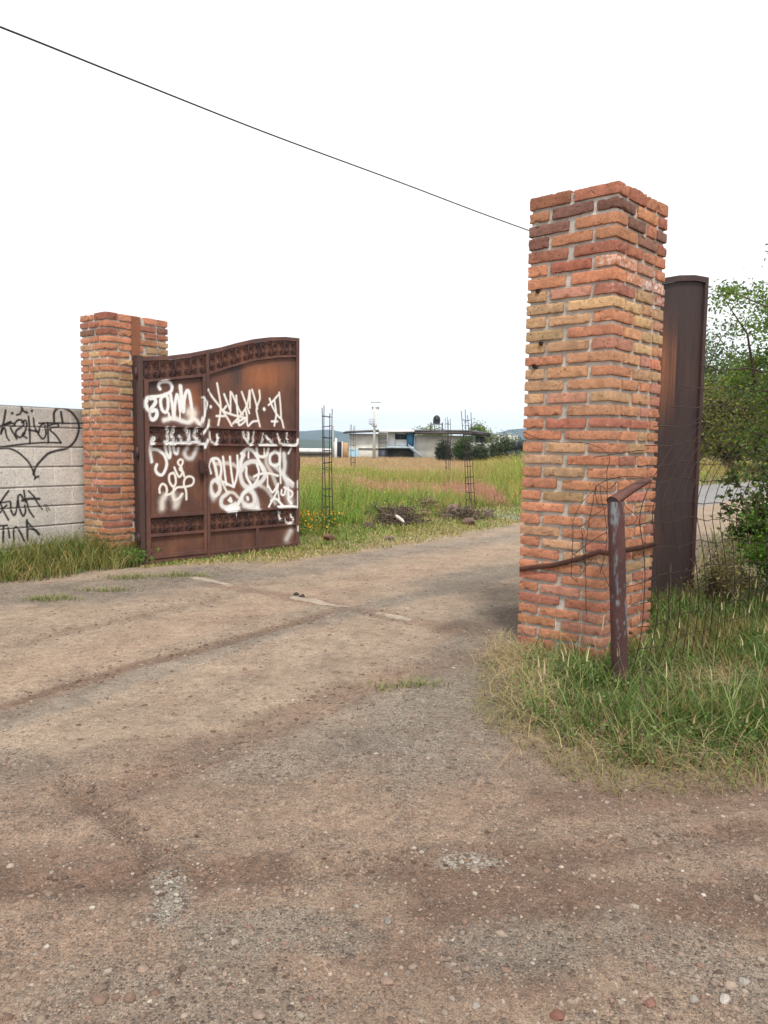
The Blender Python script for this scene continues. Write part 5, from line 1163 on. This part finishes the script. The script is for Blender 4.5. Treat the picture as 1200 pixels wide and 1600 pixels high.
# ------------------------------------------------------------------ wire fence on the right
def fence():
    base = np.array([px_ + 0.02, py_ + 0.02]); dr = np.array([0.74, 0.67]); dr /= np.linalg.norm(dr); pn = np.array([dr[1], -dr[0]])
    root = empty('wire_fence', (base[0], base[1], 0), 0, 'sagging rusty woven wire fence leaning over at the right between pipe post and bushes', 'fence')
    def fp(s, h):      # s along, h up the mesh; the upper part has slumped along and outwards
        ov = max(0, h - 1.0); sl = 1.12 * ov ** 1.55
        bow = 0.035 * math.sin(s * 2.4 + h * 1.3) + 0.05 * math.sin(h * 3.1)
        x = s + sl + 0.05 * math.sin(h * 2.2 + s); z = h - 0.12 * ov + 0.05 * math.sin(s * 1.7 + 0.6) * min(1, h) - 0.05 * s * (h < 9) * 0.2
        x += 0.05 * (0.5 - h) * math.exp(-s) 
        return np.array([dr[0] * x + pn[0] * (0.10 * ov + bow), dr[1] * x + pn[1] * (0.10 * ov + bow), max(z, 0.01)])
    r = np.random.default_rng(4); mb = MB(); rad = 0.0029
    hs = [0.06 + 0.153 * k for k in range(15)]
    smax = 4.2
    for h in hs:
        hm = h + 0.01 * r.normal(); s0 = 0.0 if h < 1.1 else -0.75 * (h - 1.1)
        pts = [fp(s, hm + 0.012 * math.sin(s * 9 + h * 7) + 0.003 * r.normal()) for s in np.arange(s0, smax, 0.075)]
        mb.tube(pts, rad * (1.35 if h in (hs[0], hs[-1]) else 1), 4, (0, 0, 0, 0), cap=False)
    for s in np.arange(0.06, smax, 0.152):
        ss = s + 0.012 * r.normal(); ph = r.random() * 6
        pts = [fp(ss + 0.008 * math.sin(h * 11 + ph), h) for h in np.linspace(0.05, hs[-1] + 0.04 * r.random(), 34)]
        mb.tube(pts, rad, 4, (0, 0, 0, 0), cap=False)
    mb.build('wire_mesh', M_WIRE, root)
    # unravelled end of the mesh, hanging in front of the pillar
    mb = MB(); nf = nF
    Z = (830, 0)
    def W(x, y, off=0.10): q = onplane(780 + x / 3.81, 660 + y / 3.81, CR + nf * off, nf); return q - np.array([base[0], base[1], 0])
    for off, pl in ((0.06, [(660, 485), (585, 480), (580, 375), (650, 400), (700, 350)]), (0.10, [(645, 480), (640, 300), (650, 190), (520, 125), (385, 120), (260, 105), (140, 60)]),
                    (0.10, [(580, 380), (545, 540), (525, 660), (510, 800), (515, 950), (520, 1150)]), (0.08, [(640, 505), (560, 560), (480, 620), (440, 600), (450, 560), (490, 480), (580, 390)]),
                    (0.07, [(560, 210), (650, 195), (740, 180), (860, 165)]), (0.09, [(440, 600), (435, 740), (430, 860), (430, 920), (460, 940)]), (0.09, [(640, 650), (560, 700), (440, 790)]),
                    (0.08, [(520, 850), (560, 810), (590, 840), (630, 920), (660, 990)]), (0.10, [(510, 850), (490, 640), (515, 660)]), (0.09, [(430, 770), (500, 830), (520, 850), (480, 920)]),
                    (0.12, [(600, 380), (640, 650), (625, 800), (600, 900)]), (0.08, [(580, 375), (640, 345), (760, 320), (860, 330)]), (0.10, [(655, 1010), (700, 990), (760, 975), (850, 960)])):
        pts = smoothpts([W(x, y, off) for x, y in pl], 6); pts = pts + r.normal(size=pts.shape) * 0.002
        mb.tube(pts, 0.0024, 4, (0, 0.3, 0, 0), cap=False)
    for (pl) in ([(700, 0), (720, 30), (790, 40), (930, 20)], [(655, 0), (690, -90), (760, -170), (850, -260), (930, -330)]):
        pass
    mb.tube(smoothpts([W(x, y, 0.12) for x, y in [(745, 480), (760, 510), (820, 560), (800, 600), (755, 615)]], 6), 0.0022, 4, (0, 0, 0, 0), cap=False)
    mb.build('loose_wires', M_WIRE, root)
fence()

# ------------------------------------------------------------------ trees and shrubs
def tree(name, loc, trunk_h, trunk_r, crown, nbr, nleaf, lsize, col, label, cat='tree', group=None, seed=0, twist=0.3, cl=0.22, dark=0.5, flat=0.2, drywood=(0.12, 0.085, 0.065), shell=0.45, asp=2.0, zmin=None):
    r = np.random.default_rng(seed); root = empty(name, (loc[0], loc[1], gzp(loc[0], loc[1]) - 0.05 if loc[1] < 60 else 0), 0, label, cat, group)
    cx, cy, cz, rx, ry, rz = crown; br = MB(); nt_ = 7
    P0 = np.array([0, 0, 0.0]); top = np.array([cx * 0.3, cy * 0.3, trunk_h])
    pts = np.array([P0 + (top - P0) * t + np.array([math.sin(t * 4 + seed), math.cos(t * 3 + seed), 0]) * twist * 0.25 * t * (1 - t * 0.3) * trunk_h * 0.3 for t in np.linspace(0, 1, nt_)])
    tr = MB().tube(pts, trunk_r * np.linspace(1.25, 0.75, nt_), 9, drywood, cap=False); tr.build('trunk', M_BARK, root, smooth=True)
    tips = []
    for k in range(nbr):
        d = r.normal(size=3); d /= np.linalg.norm(d); rad = (shell + (1 - shell) * r.random()) 
        e = np.array([cx, cy, cz]) + d * np.array([rx, ry, rz]) * rad
        if zmin is not None: e[2] = max(e[2], zmin * (0.8 + 0.5 * r.random()))
        s = pts[-1 - r.integers(3)]; mid = (s + e) / 2 + r.normal(size=3) * 0.12 * max(rx, rz) + np.array([0, 0, 0.08 * rz])
        bp = smoothpts([s, (s * 2 + mid) / 3 + r.normal(size=3) * 0.05 * rx, mid, e], 3)
        br.tube(bp, trunk_r * np.linspace(0.5, 0.07, len(bp)), 5, np.array(drywood) * (0.8 + 0.4 * r.random()), cap=False)
        tips.append(e); tips.append(bp[int(len(bp) * 0.72)])
        for _ in range(2):
            t = bp[int(len(bp) * (0.4 + 0.5 * r.random()))]; e2 = t + r.normal(size=3) * np.array([rx, ry, rz]) * 0.28; br.tube([t, (t + e2) / 2 + r.normal(size=3) * 0.03 * rx, e2], [trunk_r * 0.16, trunk_r * 0.1, trunk_r * 0.04], 4, drywood, cap=False); tips.append(e2)
    br.build('branches', M_BARK, root, smooth=True)
    tips = np.array(tips); wgt = r.random(len(tips)) + 0.2; idx = r.choice(len(tips), nleaf, p=wgt / wgt.sum())
    cs = (0.5 + r.random(len(tips)))[idx][:, None]
    L = tips[idx] + r.normal(size=(nleaf, 3)) * np.array([rx, ry, rz * 0.8]) * cl * cs
    if zmin is not None: L = L[L[:, 2] > zmin * 0.6]
    L = L[L[:, 2] > 0.02]; n = len(L); idx = idx[:n]
    tone = (0.78 + 0.45 * r.random(len(tips)))[r.permutation(len(tips))][idx % len(tips)]
    c = jitcol(col, n, r, 0.18) * tone[:, None]; yl = r.random(n) < 0.10; c[yl] *= np.array([1.7, 1.35, 0.8])
    V, F, C = leaves(L, lsize, np.clip(c, 0, .9), r, flat, asp); MB().add(V, F, C).build('crown', M_LEAF, root)
    return root
# overhanging mesquite just outside the right edge
tree('mesquite_tree', (6.5, 9.1), 2.3, 0.13, (-0.45, -0.1, 2.85, 2.0, 1.9, 1.35), 105, 110000, 0.054, (0.105, 0.170, 0.036), 'feathery green tree leaning in from the right edge, its upper twigs against the sky', seed=31, cl=0.075, shell=0.6, asp=2.2, zmin=1.7)
# background trees beyond the fence
TG = 'bushy trees beyond the wire fence'
tree('mesquite_tree', (20.6, 44.5), 1.6, 0.32, (0, 0, 3.9, 4.0, 3.2, 2.9), 44, 30000, 0.20, (0.150, 0.160, 0.040), 'yellow green bushy tree just right of the dark gate leaf, forked dark trunk', group=TG, seed=32, cl=0.12, zmin=1.7)
tree('mesquite_tree', (24.5, 46.0), 1.7, 0.30, (0, 0, 4.1, 4.2, 3.4, 3.1), 44, 28000, 0.20, (0.085, 0.125, 0.035), 'darker green bushy tree right of the yellow green one', group=TG, seed=33, cl=0.12, zmin=1.6)
tree('mesquite_tree', (25.5, 62), 2.2, 0.35, (0, 0, 6.6, 6.5, 4, 5.2), 44, 26000, 0.30, (0.105, 0.150, 0.070), 'tall pale green tree rising behind the other bushy trees', group=TG, seed=34, cl=0.18, zmin=2)
tree('mesquite_tree', (38, 64), 2.2, 0.35, (0, 0, 6.6, 7, 4, 5.2), 40, 20000, 0.30, (0.08, 0.125, 0.05), 'tall tree at the far right edge behind the others', group=TG, seed=35, cl=0.18, zmin=2)
# shrubs along the fence
SG = 'shrubs growing along the wire fence'
tree('green_shrub', (3.98, 6.95), 0.35, 0.035, (0.05, 0, 0.62, 0.62, 0.6, 0.56), 44, 17000, 0.040, (0.085, 0.175, 0.022), 'bright green feathery shrub low at the right edge behind the wire', 'shrub', SG, 41, cl=0.13)
tree('leafy_shrub', (4.15, 7.6), 0.7, 0.03, (-0.1, 0, 1.05, 0.65, 0.5, 0.62), 30, 3000, 0.060, (0.070, 0.105, 0.030), 'thin shrub with dark oval leaves climbing the wire at the right edge', 'shrub', SG, 42, cl=0.12, asp=1.6)
tree('dry_shrub', (3.15, 7.0), 0.2, 0.02, (0.05, 0, 0.34, 0.36, 0.35, 0.30), 46, 2600, 0.030, (0.16, 0.145, 0.06), 'dry twiggy shrub at the foot of the dark gate leaf', 'shrub', SG, 43, cl=0.14, drywood=(0.20, 0.15, 0.11))
tree('green_shrub', (5.5, 8.2), 0.5, 0.04, (0, 0, 1.2, 0.9, 0.8, 1.0), 40, 9000, 0.05, (0.070, 0.125, 0.028), 'taller green shrub filling the right edge under the overhanging tree', 'shrub', SG, 44, cl=0.13)

# shrubs in front of the far building, and trees behind it
FG = 'bushes in front of the far building'
def wx(px, Y): return (px - 600) / FPX * Y
for k, (px, y0, y1, wpx, col, lb) in enumerate([
    (691, 688, 719, 26, (0.045, 0.055, 0.035), 'small dark bush, leftmost in front of the far building'),
    (722, 679, 720, 44, (0.050, 0.085, 0.030), 'dense green bush in front of the far building under the long roof'),
    (748, 692, 720, 34, (0.075, 0.100, 0.055), 'low greyish bush between the two larger bushes by the far building'),
    (783, 676, 722, 50, (0.085, 0.110, 0.060), 'large grey green bush nearest the brick pillar in the field'),
    (808, 684, 722, 30, (0.070, 0.110, 0.040), 'green bush half hidden by the left edge of the near pillar')]):
    Y = 78; zt = atY(px, y0, Y)[2]; hw_ = wpx / 2 / FPX * Y
    tree('bush', (wx(px, Y), Y), 0.5, 0.10, (0, 0, zt * 0.5, hw_, hw_ * 0.8, zt * 0.5), 34, 6500, 0.17, col, lb, 'bush', FG, 50 + k, cl=0.20)
for k, (px, y0, wpx, lb) in enumerate([(675, 664, 52, 'light green treetop showing above the roof by the water tank'), (752, 660, 40, 'light green treetop behind the right end of the long roof')]):
    Y = 150; zt = atY(px, y0, Y)[2]; hw_ = wpx / 2 / FPX * Y
    tree('far_tree', (wx(px, Y), Y), 2.5, 0.3, (0, 0, zt * 0.66, hw_, hw_, zt * 0.34), 34, 6000, 0.38, (0.16, 0.21, 0.08), lb, 'tree', 'trees behind the far building', 60 + k, cl=0.2)

# ------------------------------------------------------------------ rebar cages left standing in the field
def cage(px0, px1, ytop, ybase, pxb0, pxb1, Y, label, seed, step=0.19):
    r = np.random.default_rng(seed); b0 = atY((pxb0 + pxb1) / 2, ybase, Y); t0 = atY((px0 + px1) / 2, ytop, Y)
    root = empty('rebar_cage', (b0[0], Y, 0), 0, label, 'rebar column', 'rebar cages standing in the field')
    W = (px1 - px0) / FPX * Y; H_ = t0[2]; dx = t0[0] - b0[0]; a = 0.42; hw_ = W / 2 / (math.cos(a) + math.sin(a)) * 1.08
    cs = [(math.cos(a) * sx * hw_ - math.sin(a) * sy * hw_, math.sin(a) * sx * hw_ + math.cos(a) * sy * hw_) for sx, sy in ((-1, -1), (1, -1), (1, 1), (-1, 1))]
    rr = 0.0055 + 0.00018 * Y; c = (0.0, 0.8, 0, 0)
    for k, (cx, cy) in enumerate(cs):
        zz = np.linspace(-0.1, H_ - (0.0, 0.05, 0.12, 0.03)[k], 12)
        MB().tube(np.c_[cx + dx * zz / H_ + 0.012 * np.sin(zz * 2.2 + k + seed), cy + 0.01 * np.cos(zz * 3 + k), zz], rr, 6, c, cap=False).build('rebar', M_WIRE, root)
    for i in range(int(H_ / step)):
        z = 0.12 + i * step + 0.03 * r.normal()
        if z > H_ - 0.05: break
        o_ = dx * z / H_; j = 0.012 * r.normal(size=5); q = [[cx + o_, cy, z + j[k]] for k, (cx, cy) in enumerate(cs)]; q.append([cs[0][0] + o_, cs[0][1], z + j[0]])
        q.insert(0, [cs[0][0] + o_ - 0.02, cs[0][1] - 0.015, z + j[0]])
        MB().tube(q, rr * 0.62, 4, c, cap=False).build('stirrup', M_WIRE, root)
cage(503, 518, 634, 838, 506, 519, 12.6, 'nearest rebar cage, straight and tall just right of the graffitied gate leaf', 1)
cage(722, 734, 640, 802, 732, 741, 17.3, 'leaning rebar cage nearest the brick pillar in the field', 2)
cage(696.5, 703.5, 652, 756, 697, 702, 31, 'distant rebar cage just left of the leaning one', 3, 0.3)
cage(547.5, 554.5, 663, 745, 549, 554, 38, 'distant rebar cage in front of the pale blue painted wall', 4, 0.3)

# ------------------------------------------------------------------ far building
YB = 100.0
def bx(mb, x0, x1, y0, y1, d0, d1, col):       # photo columns/rows on the facade plane, depth range in metres behind it
    a = atY(x0, y1, YB); b = atY(x1, y0, YB); return mb.box((a[0], YB + d0, a[2]), (b[0], YB + d1, b[2]), col)
house = empty('farm_building', (atY(650, 715, YB)[0], YB, 0), 0, 'long low grey building across the field with a blue balcony bay and dark overhanging roof', 'building')
hx = house.location.x
def HB(name, specs, mat=M_PLAIN, parent=house):
    mb = MB()
    for s in specs: bx(mb, *s)
    for i in range(len(mb.V)): mb.V[i] = mb.V[i] - np.array([hx, YB, 0])
    return mb.build(name, mat, parent)
gw = (0.60, 0.58, 0.53); gw2 = (0.72, 0.70, 0.65)
HB('wall', [(545, 591, 678, 730, 0, 5.9, gw2), (648.5, 735, 681, 728, 0, 5.9, gw), (735, 757, 683, 728, 0.5, 5.9, gw), (605, 648.4, 672, 728, 2.4, 5.9, (0.30, 0.29, 0.27))])
HB('wall_ledge', [(560.2, 590.9, 700.3, 702, -0.12, -0.003, (0.16, 0.15, 0.14))])
HB('blue_painted_patch', [(545.2, 560, 702, 729, -0.012, -0.002, (0.34, 0.52, 0.62))])
lat = []
nx_, nz_ = 7, 9
for i in range(nx_ + 1): lat.append((591.5 + i * 13 / nx_ - 0.22, 591.5 + i * 13 / nx_ + 0.22, 680, 698.6, 0.02, 0.22, gw2))
for k in range(nz_ + 1): lat.append((591.5, 604.5, 680 + k * 18.6 / nz_ - 0.3, 680 + k * 18.6 / nz_ + 0.3, 0.0, 0.24, gw2))
HB('lattice_blocks', lat + [(591.3, 604.8, 679.5, 699, 0.6, 5.8, (0.06, 0.055, 0.05)), (591.1, 605, 676, 679.6, 0, 5.9, gw)])
HB('garage_door', [(591.2, 605, 701, 729, 0.15, 0.3, (0.045, 0.055, 0.07)), (597.9, 598.3, 701.5, 728, 0.10, 0.149, (0.02, 0.02, 0.025))], M_METAL)
HB('lintel', [(591.2, 605, 699.0, 701, 0.0, 0.6, (0.25, 0.24, 0.22))])
HB('balcony_wall', [(605.2, 617.5, 676.2, 697.8, 0.02, 2.39, (0.62, 0.62, 0.62)), (617.6, 635.5, 687.0, 697.8, 0.05, 0.2, (0.60, 0.61, 0.62)), (617.6, 634.9, 676.2, 678.2, 1.0, 2.39, (0.55, 0.55, 0.56))])
HB('window', [(617.8, 634.8, 678.3, 686.6, 1.2, 1.3, (0.07, 0.075, 0.08)), (617.7, 634.9, 686.61, 687.2, 0.9, 1.3, (0.5, 0.5, 0.5)), (625.9, 626.3, 678.3, 686.6, 1.1, 1.19, (0.35, 0.35, 0.35))], M_METAL)
HB('blue_wall', [(635.6, 646.4, 676.4, 699.3, 1.1, 1.3, (0.12, 0.38, 0.66)), (646.6, 648.4, 675.5, 728, -0.15, 2.39, (0.55, 0.62, 0.68))])
HB('balcony_slab', [(603.5, 646.5, 698.0, 700.2, -0.9, 2.39, (0.42, 0.50, 0.56))])
HB('shop_front', [(606, 645.9, 702.5, 728, 1.6, 1.8, (0.17, 0.16, 0.145)), (620.9, 621.5, 702.5, 728, 1.5, 1.59, (0.08, 0.075, 0.07)), (631, 631.5, 702.5, 728, 1.5, 1.59, (0.08, 0.075, 0.07))])
stair = MB()
for k in range(12):
    t = k / 12; bx(stair, 639 + 24 * t, 641.4 + 24 * t, 700.0 + 20 * t, 701.0 + 20 * t, -1.9, -0.92, (0.30, 0.34, 0.38))
for dd in (-1.92, -0.93):
    a = atY(639, 699.0, YB); b = atY(664, 719.5, YB); stair.tube([[a[0], YB + dd, a[2]], [b[0], YB + dd, b[2]]], 0.07, 4, (0.25, 0.33, 0.40))
a = atY(637, 696.0, YB); b = atY(664, 716, YB); stair.tube([[a[0], YB - 1.95, a[2] + 0.1], [b[0], YB - 1.95, b[2]]], 0.05, 4, (0.55, 0.60, 0.64))
for i in range(len(stair.V)): stair.V[i] = stair.V[i] - np.array([hx, YB, 0])
stair.build('outside_stair', M_METAL, house)
roof = MB()
def slab(x0, x1, ya, yb, th, d0, d1, col, rise=0.35):
    a = atY(x0, ya, YB); b = atY(x1, yb, YB)
    V = np.array([[a[0], YB + d0, a[2] - th], [b[0], YB + d0, b[2] - th], [b[0], YB + d1, b[2] - th + rise], [a[0], YB + d1, a[2] - th + rise], [a[0], YB + d0, a[2]], [b[0], YB + d0, b[2]], [b[0], YB + d1, b[2] + rise], [a[0], YB + d1, a[2] + rise]])
    roof.add(V - np.array([hx, YB, 0]), [[0, 3, 2, 1], [4, 5, 6, 7], [0, 1, 5, 4], [1, 2, 6, 5], [2, 3, 7, 6], [3, 0, 4, 7]], col)
slab(537, 592, 675.8, 673.4, 0.16, -1.2, 6.2, (0.03, 0.024, 0.022)); slab(592.1, 647, 673.3, 673.0, 0.22, -1.1, 6.2, (0.62, 0.62, 0.62))
slab(647.1, 735, 673.6, 674.0, 0.42, -0.6, 6.2, (0.025, 0.02, 0.018)); slab(735.1, 766, 674.2, 677.2, 0.5, -0.6, 6.2, (0.03, 0.022, 0.02)); slab(648, 735, 676.6, 676.8, 0.12, -1.6, -0.61, (0.07, 0.05, 0.045), 0.08)
roof.build('roof', M_METAL, house)
HB('dark_opening', [(744, 757, 682.2, 692, -0.3, 0.4, (0.012, 0.012, 0.015))])
HB('porch_wall', [(728, 766, 692.2, 728, -1.2, -0.9, (0.36, 0.36, 0.36))])
# water tank on its stand
tp = atY(682, 674, YB + 2); tank = empty('water_tank', (tp[0], YB + 2, tp[2]), 0, 'black plastic water tank on a steel stand above the roof', 'water tank')
q0 = atY(682, 662, YB + 2)[2] - tp[2]; q1 = atY(682, 649, YB + 2)[2] - tp[2]; rr_ = 5.6 / FPX * (YB + 2)
zz = np.array([q0, q0 + 0.03, q0 + 0.2, q0 + 0.22, q0 + 0.4, q0 + 0.42, q0 + 0.62, q0 + 0.64, q0 + 0.78, q1 - 0.16, q1 - 0.07, q1 - 0.06, q1]); ra = rr_ * np.array([0.2, 1, 1, 0.96, 0.96, 1, 1, 0.96, 0.96, 0.72, 0.5, 0.3, 0.28])
MB().tube(np.c_[zz * 0, zz * 0, zz], ra, 20, (0.018, 0.018, 0.02), cap=False).tube([[0, 0, q1 - 0.01], [0, 0, q1 + 0.02]], 0.15, 8, (0.02, 0.02, 0.02)).build('tank_body', M_METAL, tank, smooth=True)
mb = MB()
for dx, dy in ((-0.78, -0.5), (0.78, -0.5), (-0.3, -0.4), (0.3, -0.4), (-0.78, 0.5), (0.78, 0.5)):
    mb.tube([[dx, dy, -0.6], [dx, dy, q0 - 0.05 + (0.22 if abs(dx) > 0.5 else 0)]], 0.05, 4, (0.10, 0.09, 0.09))
mb.box((-0.85, -0.6, q0 - 0.10), (0.85, 0.6, q0 - 0.02), (0.12, 0.11, 0.11)); mb.build('stand', M_METAL, tank)

# low white roofed shed, yard gate posts, painted panel at far left
def TB(name, label, cat, specs, Y, mat=M_PLAIN, group=None):
    mb = MB(); c = atY((specs[0][1][0] + specs[0][1][1]) / 2, 716, Y); parts = {}
    root = empty(name, (c[0], Y, 0), 0, label, cat, group)
    for pn_, s in specs:
        x0, x1, y0, y1, d0, d1, col = s; a = atY(x0, y1, Y); b = atY(x1, y0, Y)
        parts.setdefault(pn_, MB()).box((a[0] - c[0], d0, a[2]), (b[0] - c[0], d1, b[2]), col)
    for k, m in parts.items(): m.build(k, mat, root)
    return root
TB('low_shed', 'long low block shed with a white roof, seen right of the gate leaf', 'shed', [('wall', (300, 516, 706.5, 728, 0, 5, (0.40, 0.39, 0.36))), ('roof', (298, 517.5, 701.0, 706.3, -0.5, 5.4, (0.72, 0.72, 0.72))), ('fascia', (298, 517.5, 706.31, 707.6, -0.52, -0.3, (0.10, 0.09, 0.08)))], 92)
TB('yard_gate', 'narrow white masonry gateway with a dark opening and tan side panel', 'gateway', [('gatepost', (517.8, 522.8, 690, 730, 0, 0.5, (0.70, 0.70, 0.70))), ('gatepost', (523.2, 526.4, 684.5, 730, -0.1, 0.6, (0.66, 0.66, 0.66))),
    ('doorway', (526.5, 533.6, 690.5, 728, 0.2, 0.3, (0.02, 0.02, 0.025))), ('jamb', (533.7, 535.2, 690, 729, 0, 0.5, (0.62, 0.60, 0.58))), ('side_panel', (535.3, 543.8, 691.5, 717, 0.1, 0.25, (0.44, 0.27, 0.15))), ('rubble', (534, 544, 717.5, 729, -0.2, 0.5, (0.22, 0.17, 0.14)))], 90)  # dark sheet in the gateway stands in for the opening's shade
a = atY(520.3, 722, 88); b = atY(520.0, 665, 88)
tag(MB().tube([[a[0], 88, 0], [b[0], 88, b[2]]], [0.13, 0.10], 8, (0.36, 0.35, 0.33)).build('concrete_post', M_PLAIN, smooth=True), 'plain grey concrete post beside the narrow white gateway', 'post')
# utility pole with transformer
YP = 84.0; a = atY(584.3, 722, YP); tpz = atY(583, 628, YP)[2]
up = empty('utility_pole', (a[0], YP, 0), 0, 'white concrete utility pole with crossarm and transformer platform before the far building', 'utility pole')
s1 = FPX / YP
MB().tube([[0, 0, 0], [0, 0, atY(584, 660, YP)[2]], [-0.02, 0, tpz]], [0.19, 0.12, 0.07], 8, (0.58, 0.57, 0.55)).build('pole', M_PLAIN, up, smooth=True)
MB().box((-6 / s1, -0.06, tpz - 0.09), (9 / s1, 0.06, tpz), (0.30, 0.29, 0.28)).build('crossarm', M_METAL, up)
zz_ = atY(583, 637, YP)[2]
for dx in (-3.2, 3.6, 6.2): MB().tube([[dx / s1, -0.02, zz_ - 0.18], [dx / s1, -0.02, zz_ + 0.12]], 0.055, 8, (0.14, 0.13, 0.13)).build('insulator', M_METAL, up)
MB().box((-3.6 / s1, -0.04, zz_ - 0.03), (7 / s1, 0.04, zz_ + 0.02), (0.25, 0.24, 0.23)).build('lower_crossarm', M_METAL, up)
zp = atY(583, 662, YP)[2]; mb = MB()
mb.box((-8.5 / s1, -0.35, zp - 0.06), (1.5 / s1, 0.35, zp), (0.30, 0.30, 0.30)); mb.box((-8.5 / s1, -0.35, zp + 0.46), (0, -0.30, zp + 0.50), (0.30, 0.30, 0.30))
mb.box((-8.5 / s1, -0.35, zp + 0.22), (0, -0.30, zp + 0.26), (0.30, 0.30, 0.30))
for dx in (-8.5, -5.7, -2.8): mb.box((dx / s1, -0.35, zp), (dx / s1 + 0.04, -0.30, zp + 0.5), (0.30, 0.30, 0.30))
mb.tube([[-6 / s1, 0, zp - 0.05], [0, 0, zp - 0.42]], 0.04, 4, (0.25, 0.25, 0.25)); mb.build('platform', M_METAL, up)
MB().tube([[1.9 / s1, -0.2, zp - 0.42], [1.9 / s1, -0.2, zp + 0.02]], 0.17, 8, (0.50, 0.50, 0.49)).build('transformer', M_METAL, up, smooth=True)
# dark pick-up truck partly behind the right pillar
TY = 74.0; tx = atY(816, 706, TY)
tk = empty('pickup_truck', (tx[0], TY, 0), 0, 'dark parked truck in the field, mostly hidden behind the near pillar', 'truck')
def zt_(py): return atY(816, py, TY)[2]
mb = MB(); mb.box((-1.35, 0, 0.62), (3.4, 1.8, 1.35), (0.03, 0.032, 0.038)); mb.box((-0.75, 0.05, 1.36), (0.95, 1.75, 1.44), (0.03, 0.03, 0.035)); mb.build('body', M_METAL, tk)
V = np.array([[-0.7, 0.1, 1.44], [1.0, 0.1, 1.44], [1.0, 1.7, 1.44], [-0.7, 1.7, 1.44], [-0.35, 0.22, 2.35], [0.8, 0.22, 2.35], [0.8, 1.58, 2.35], [-0.35, 1.58, 2.35]])
MB().add(V, [[0, 3, 2, 1], [4, 5, 6, 7], [0, 1, 5, 4], [1, 2, 6, 5], [2, 3, 7, 6], [3, 0, 4, 7]], (0.03, 0.032, 0.038)).build('cab', M_METAL, tk)
MB().box((-0.40, 0.105, 1.55), (0.75, 0.155, 2.2), (0.012, 0.014, 0.018)).build('side_window', M_METAL, tk)
for x_ in (-0.75, 2.45): MB().tube([[x_, -0.08, 0.42], [x_, 0.2, 0.42]], 0.42, 16, (0.012, 0.012, 0.012)).tube([[x_, -0.10, 0.42], [x_, -0.07, 0.42]], 0.22, 8, (0.2, 0.2, 0.2)).build('wheel', M_METAL, tk, smooth=False)
# white houses of the village far below the hills
r = np.random.default_rng(9)
for k, (px, y0, wpx, lb) in enumerate([(772, 679.5, 5, 'leftmost of the tiny white houses under the right hill'), (780, 677.5, 4, 'tiny pale house, second from the left under the right hill'), (788, 679, 6, 'wider tiny white house in the middle under the right hill'), (797, 677, 4, 'tiny tall white house left of the pillar edge group'), (806, 679.5, 7, 'wide tiny white house beside the pillar edge')]):
    Y = 520; a = atY(px, y0, Y); root = empty('village_house', (a[0], Y, 0), 0, lb, 'house', 'white village houses under the hill'); W = wpx / FPX * Y
    MB().box((-W / 2, 0, -0.5), (W / 2, 6, a[2] - 0.6), (0.62, 0.60, 0.56)).build('wall', M_PLAIN, root); MB().box((-W / 2 - .3, -0.3, a[2] - 0.59), (W / 2 + .3, 6.3, a[2]), (0.50, 0.46, 0.42)).build('roof', M_PLAIN, root)

# ------------------------------------------------------------------ haze
hz = MB().box((-3480, -40, -3.0), (3480, 3880, 150), (1, 1, 1)).build('haze', bpy.data.materials.new('haze'))
m = hz.data.materials[0]; m.use_nodes = True; nt = m.node_tree; nt.nodes.clear(); o = nt.nodes.new('ShaderNodeOutputMaterial'); v = nt.nodes.new('ShaderNodeVolumePrincipled')
v.inputs['Color'].default_value = (0.52, 0.75, 1.0, 1); v.inputs['Density'].default_value = 0.00017; v.inputs['Anisotropy'].default_value = 0.0
nt.links.new(v.outputs[0], o.inputs['Volume']); tag(hz, None, None, None, 'stuff')
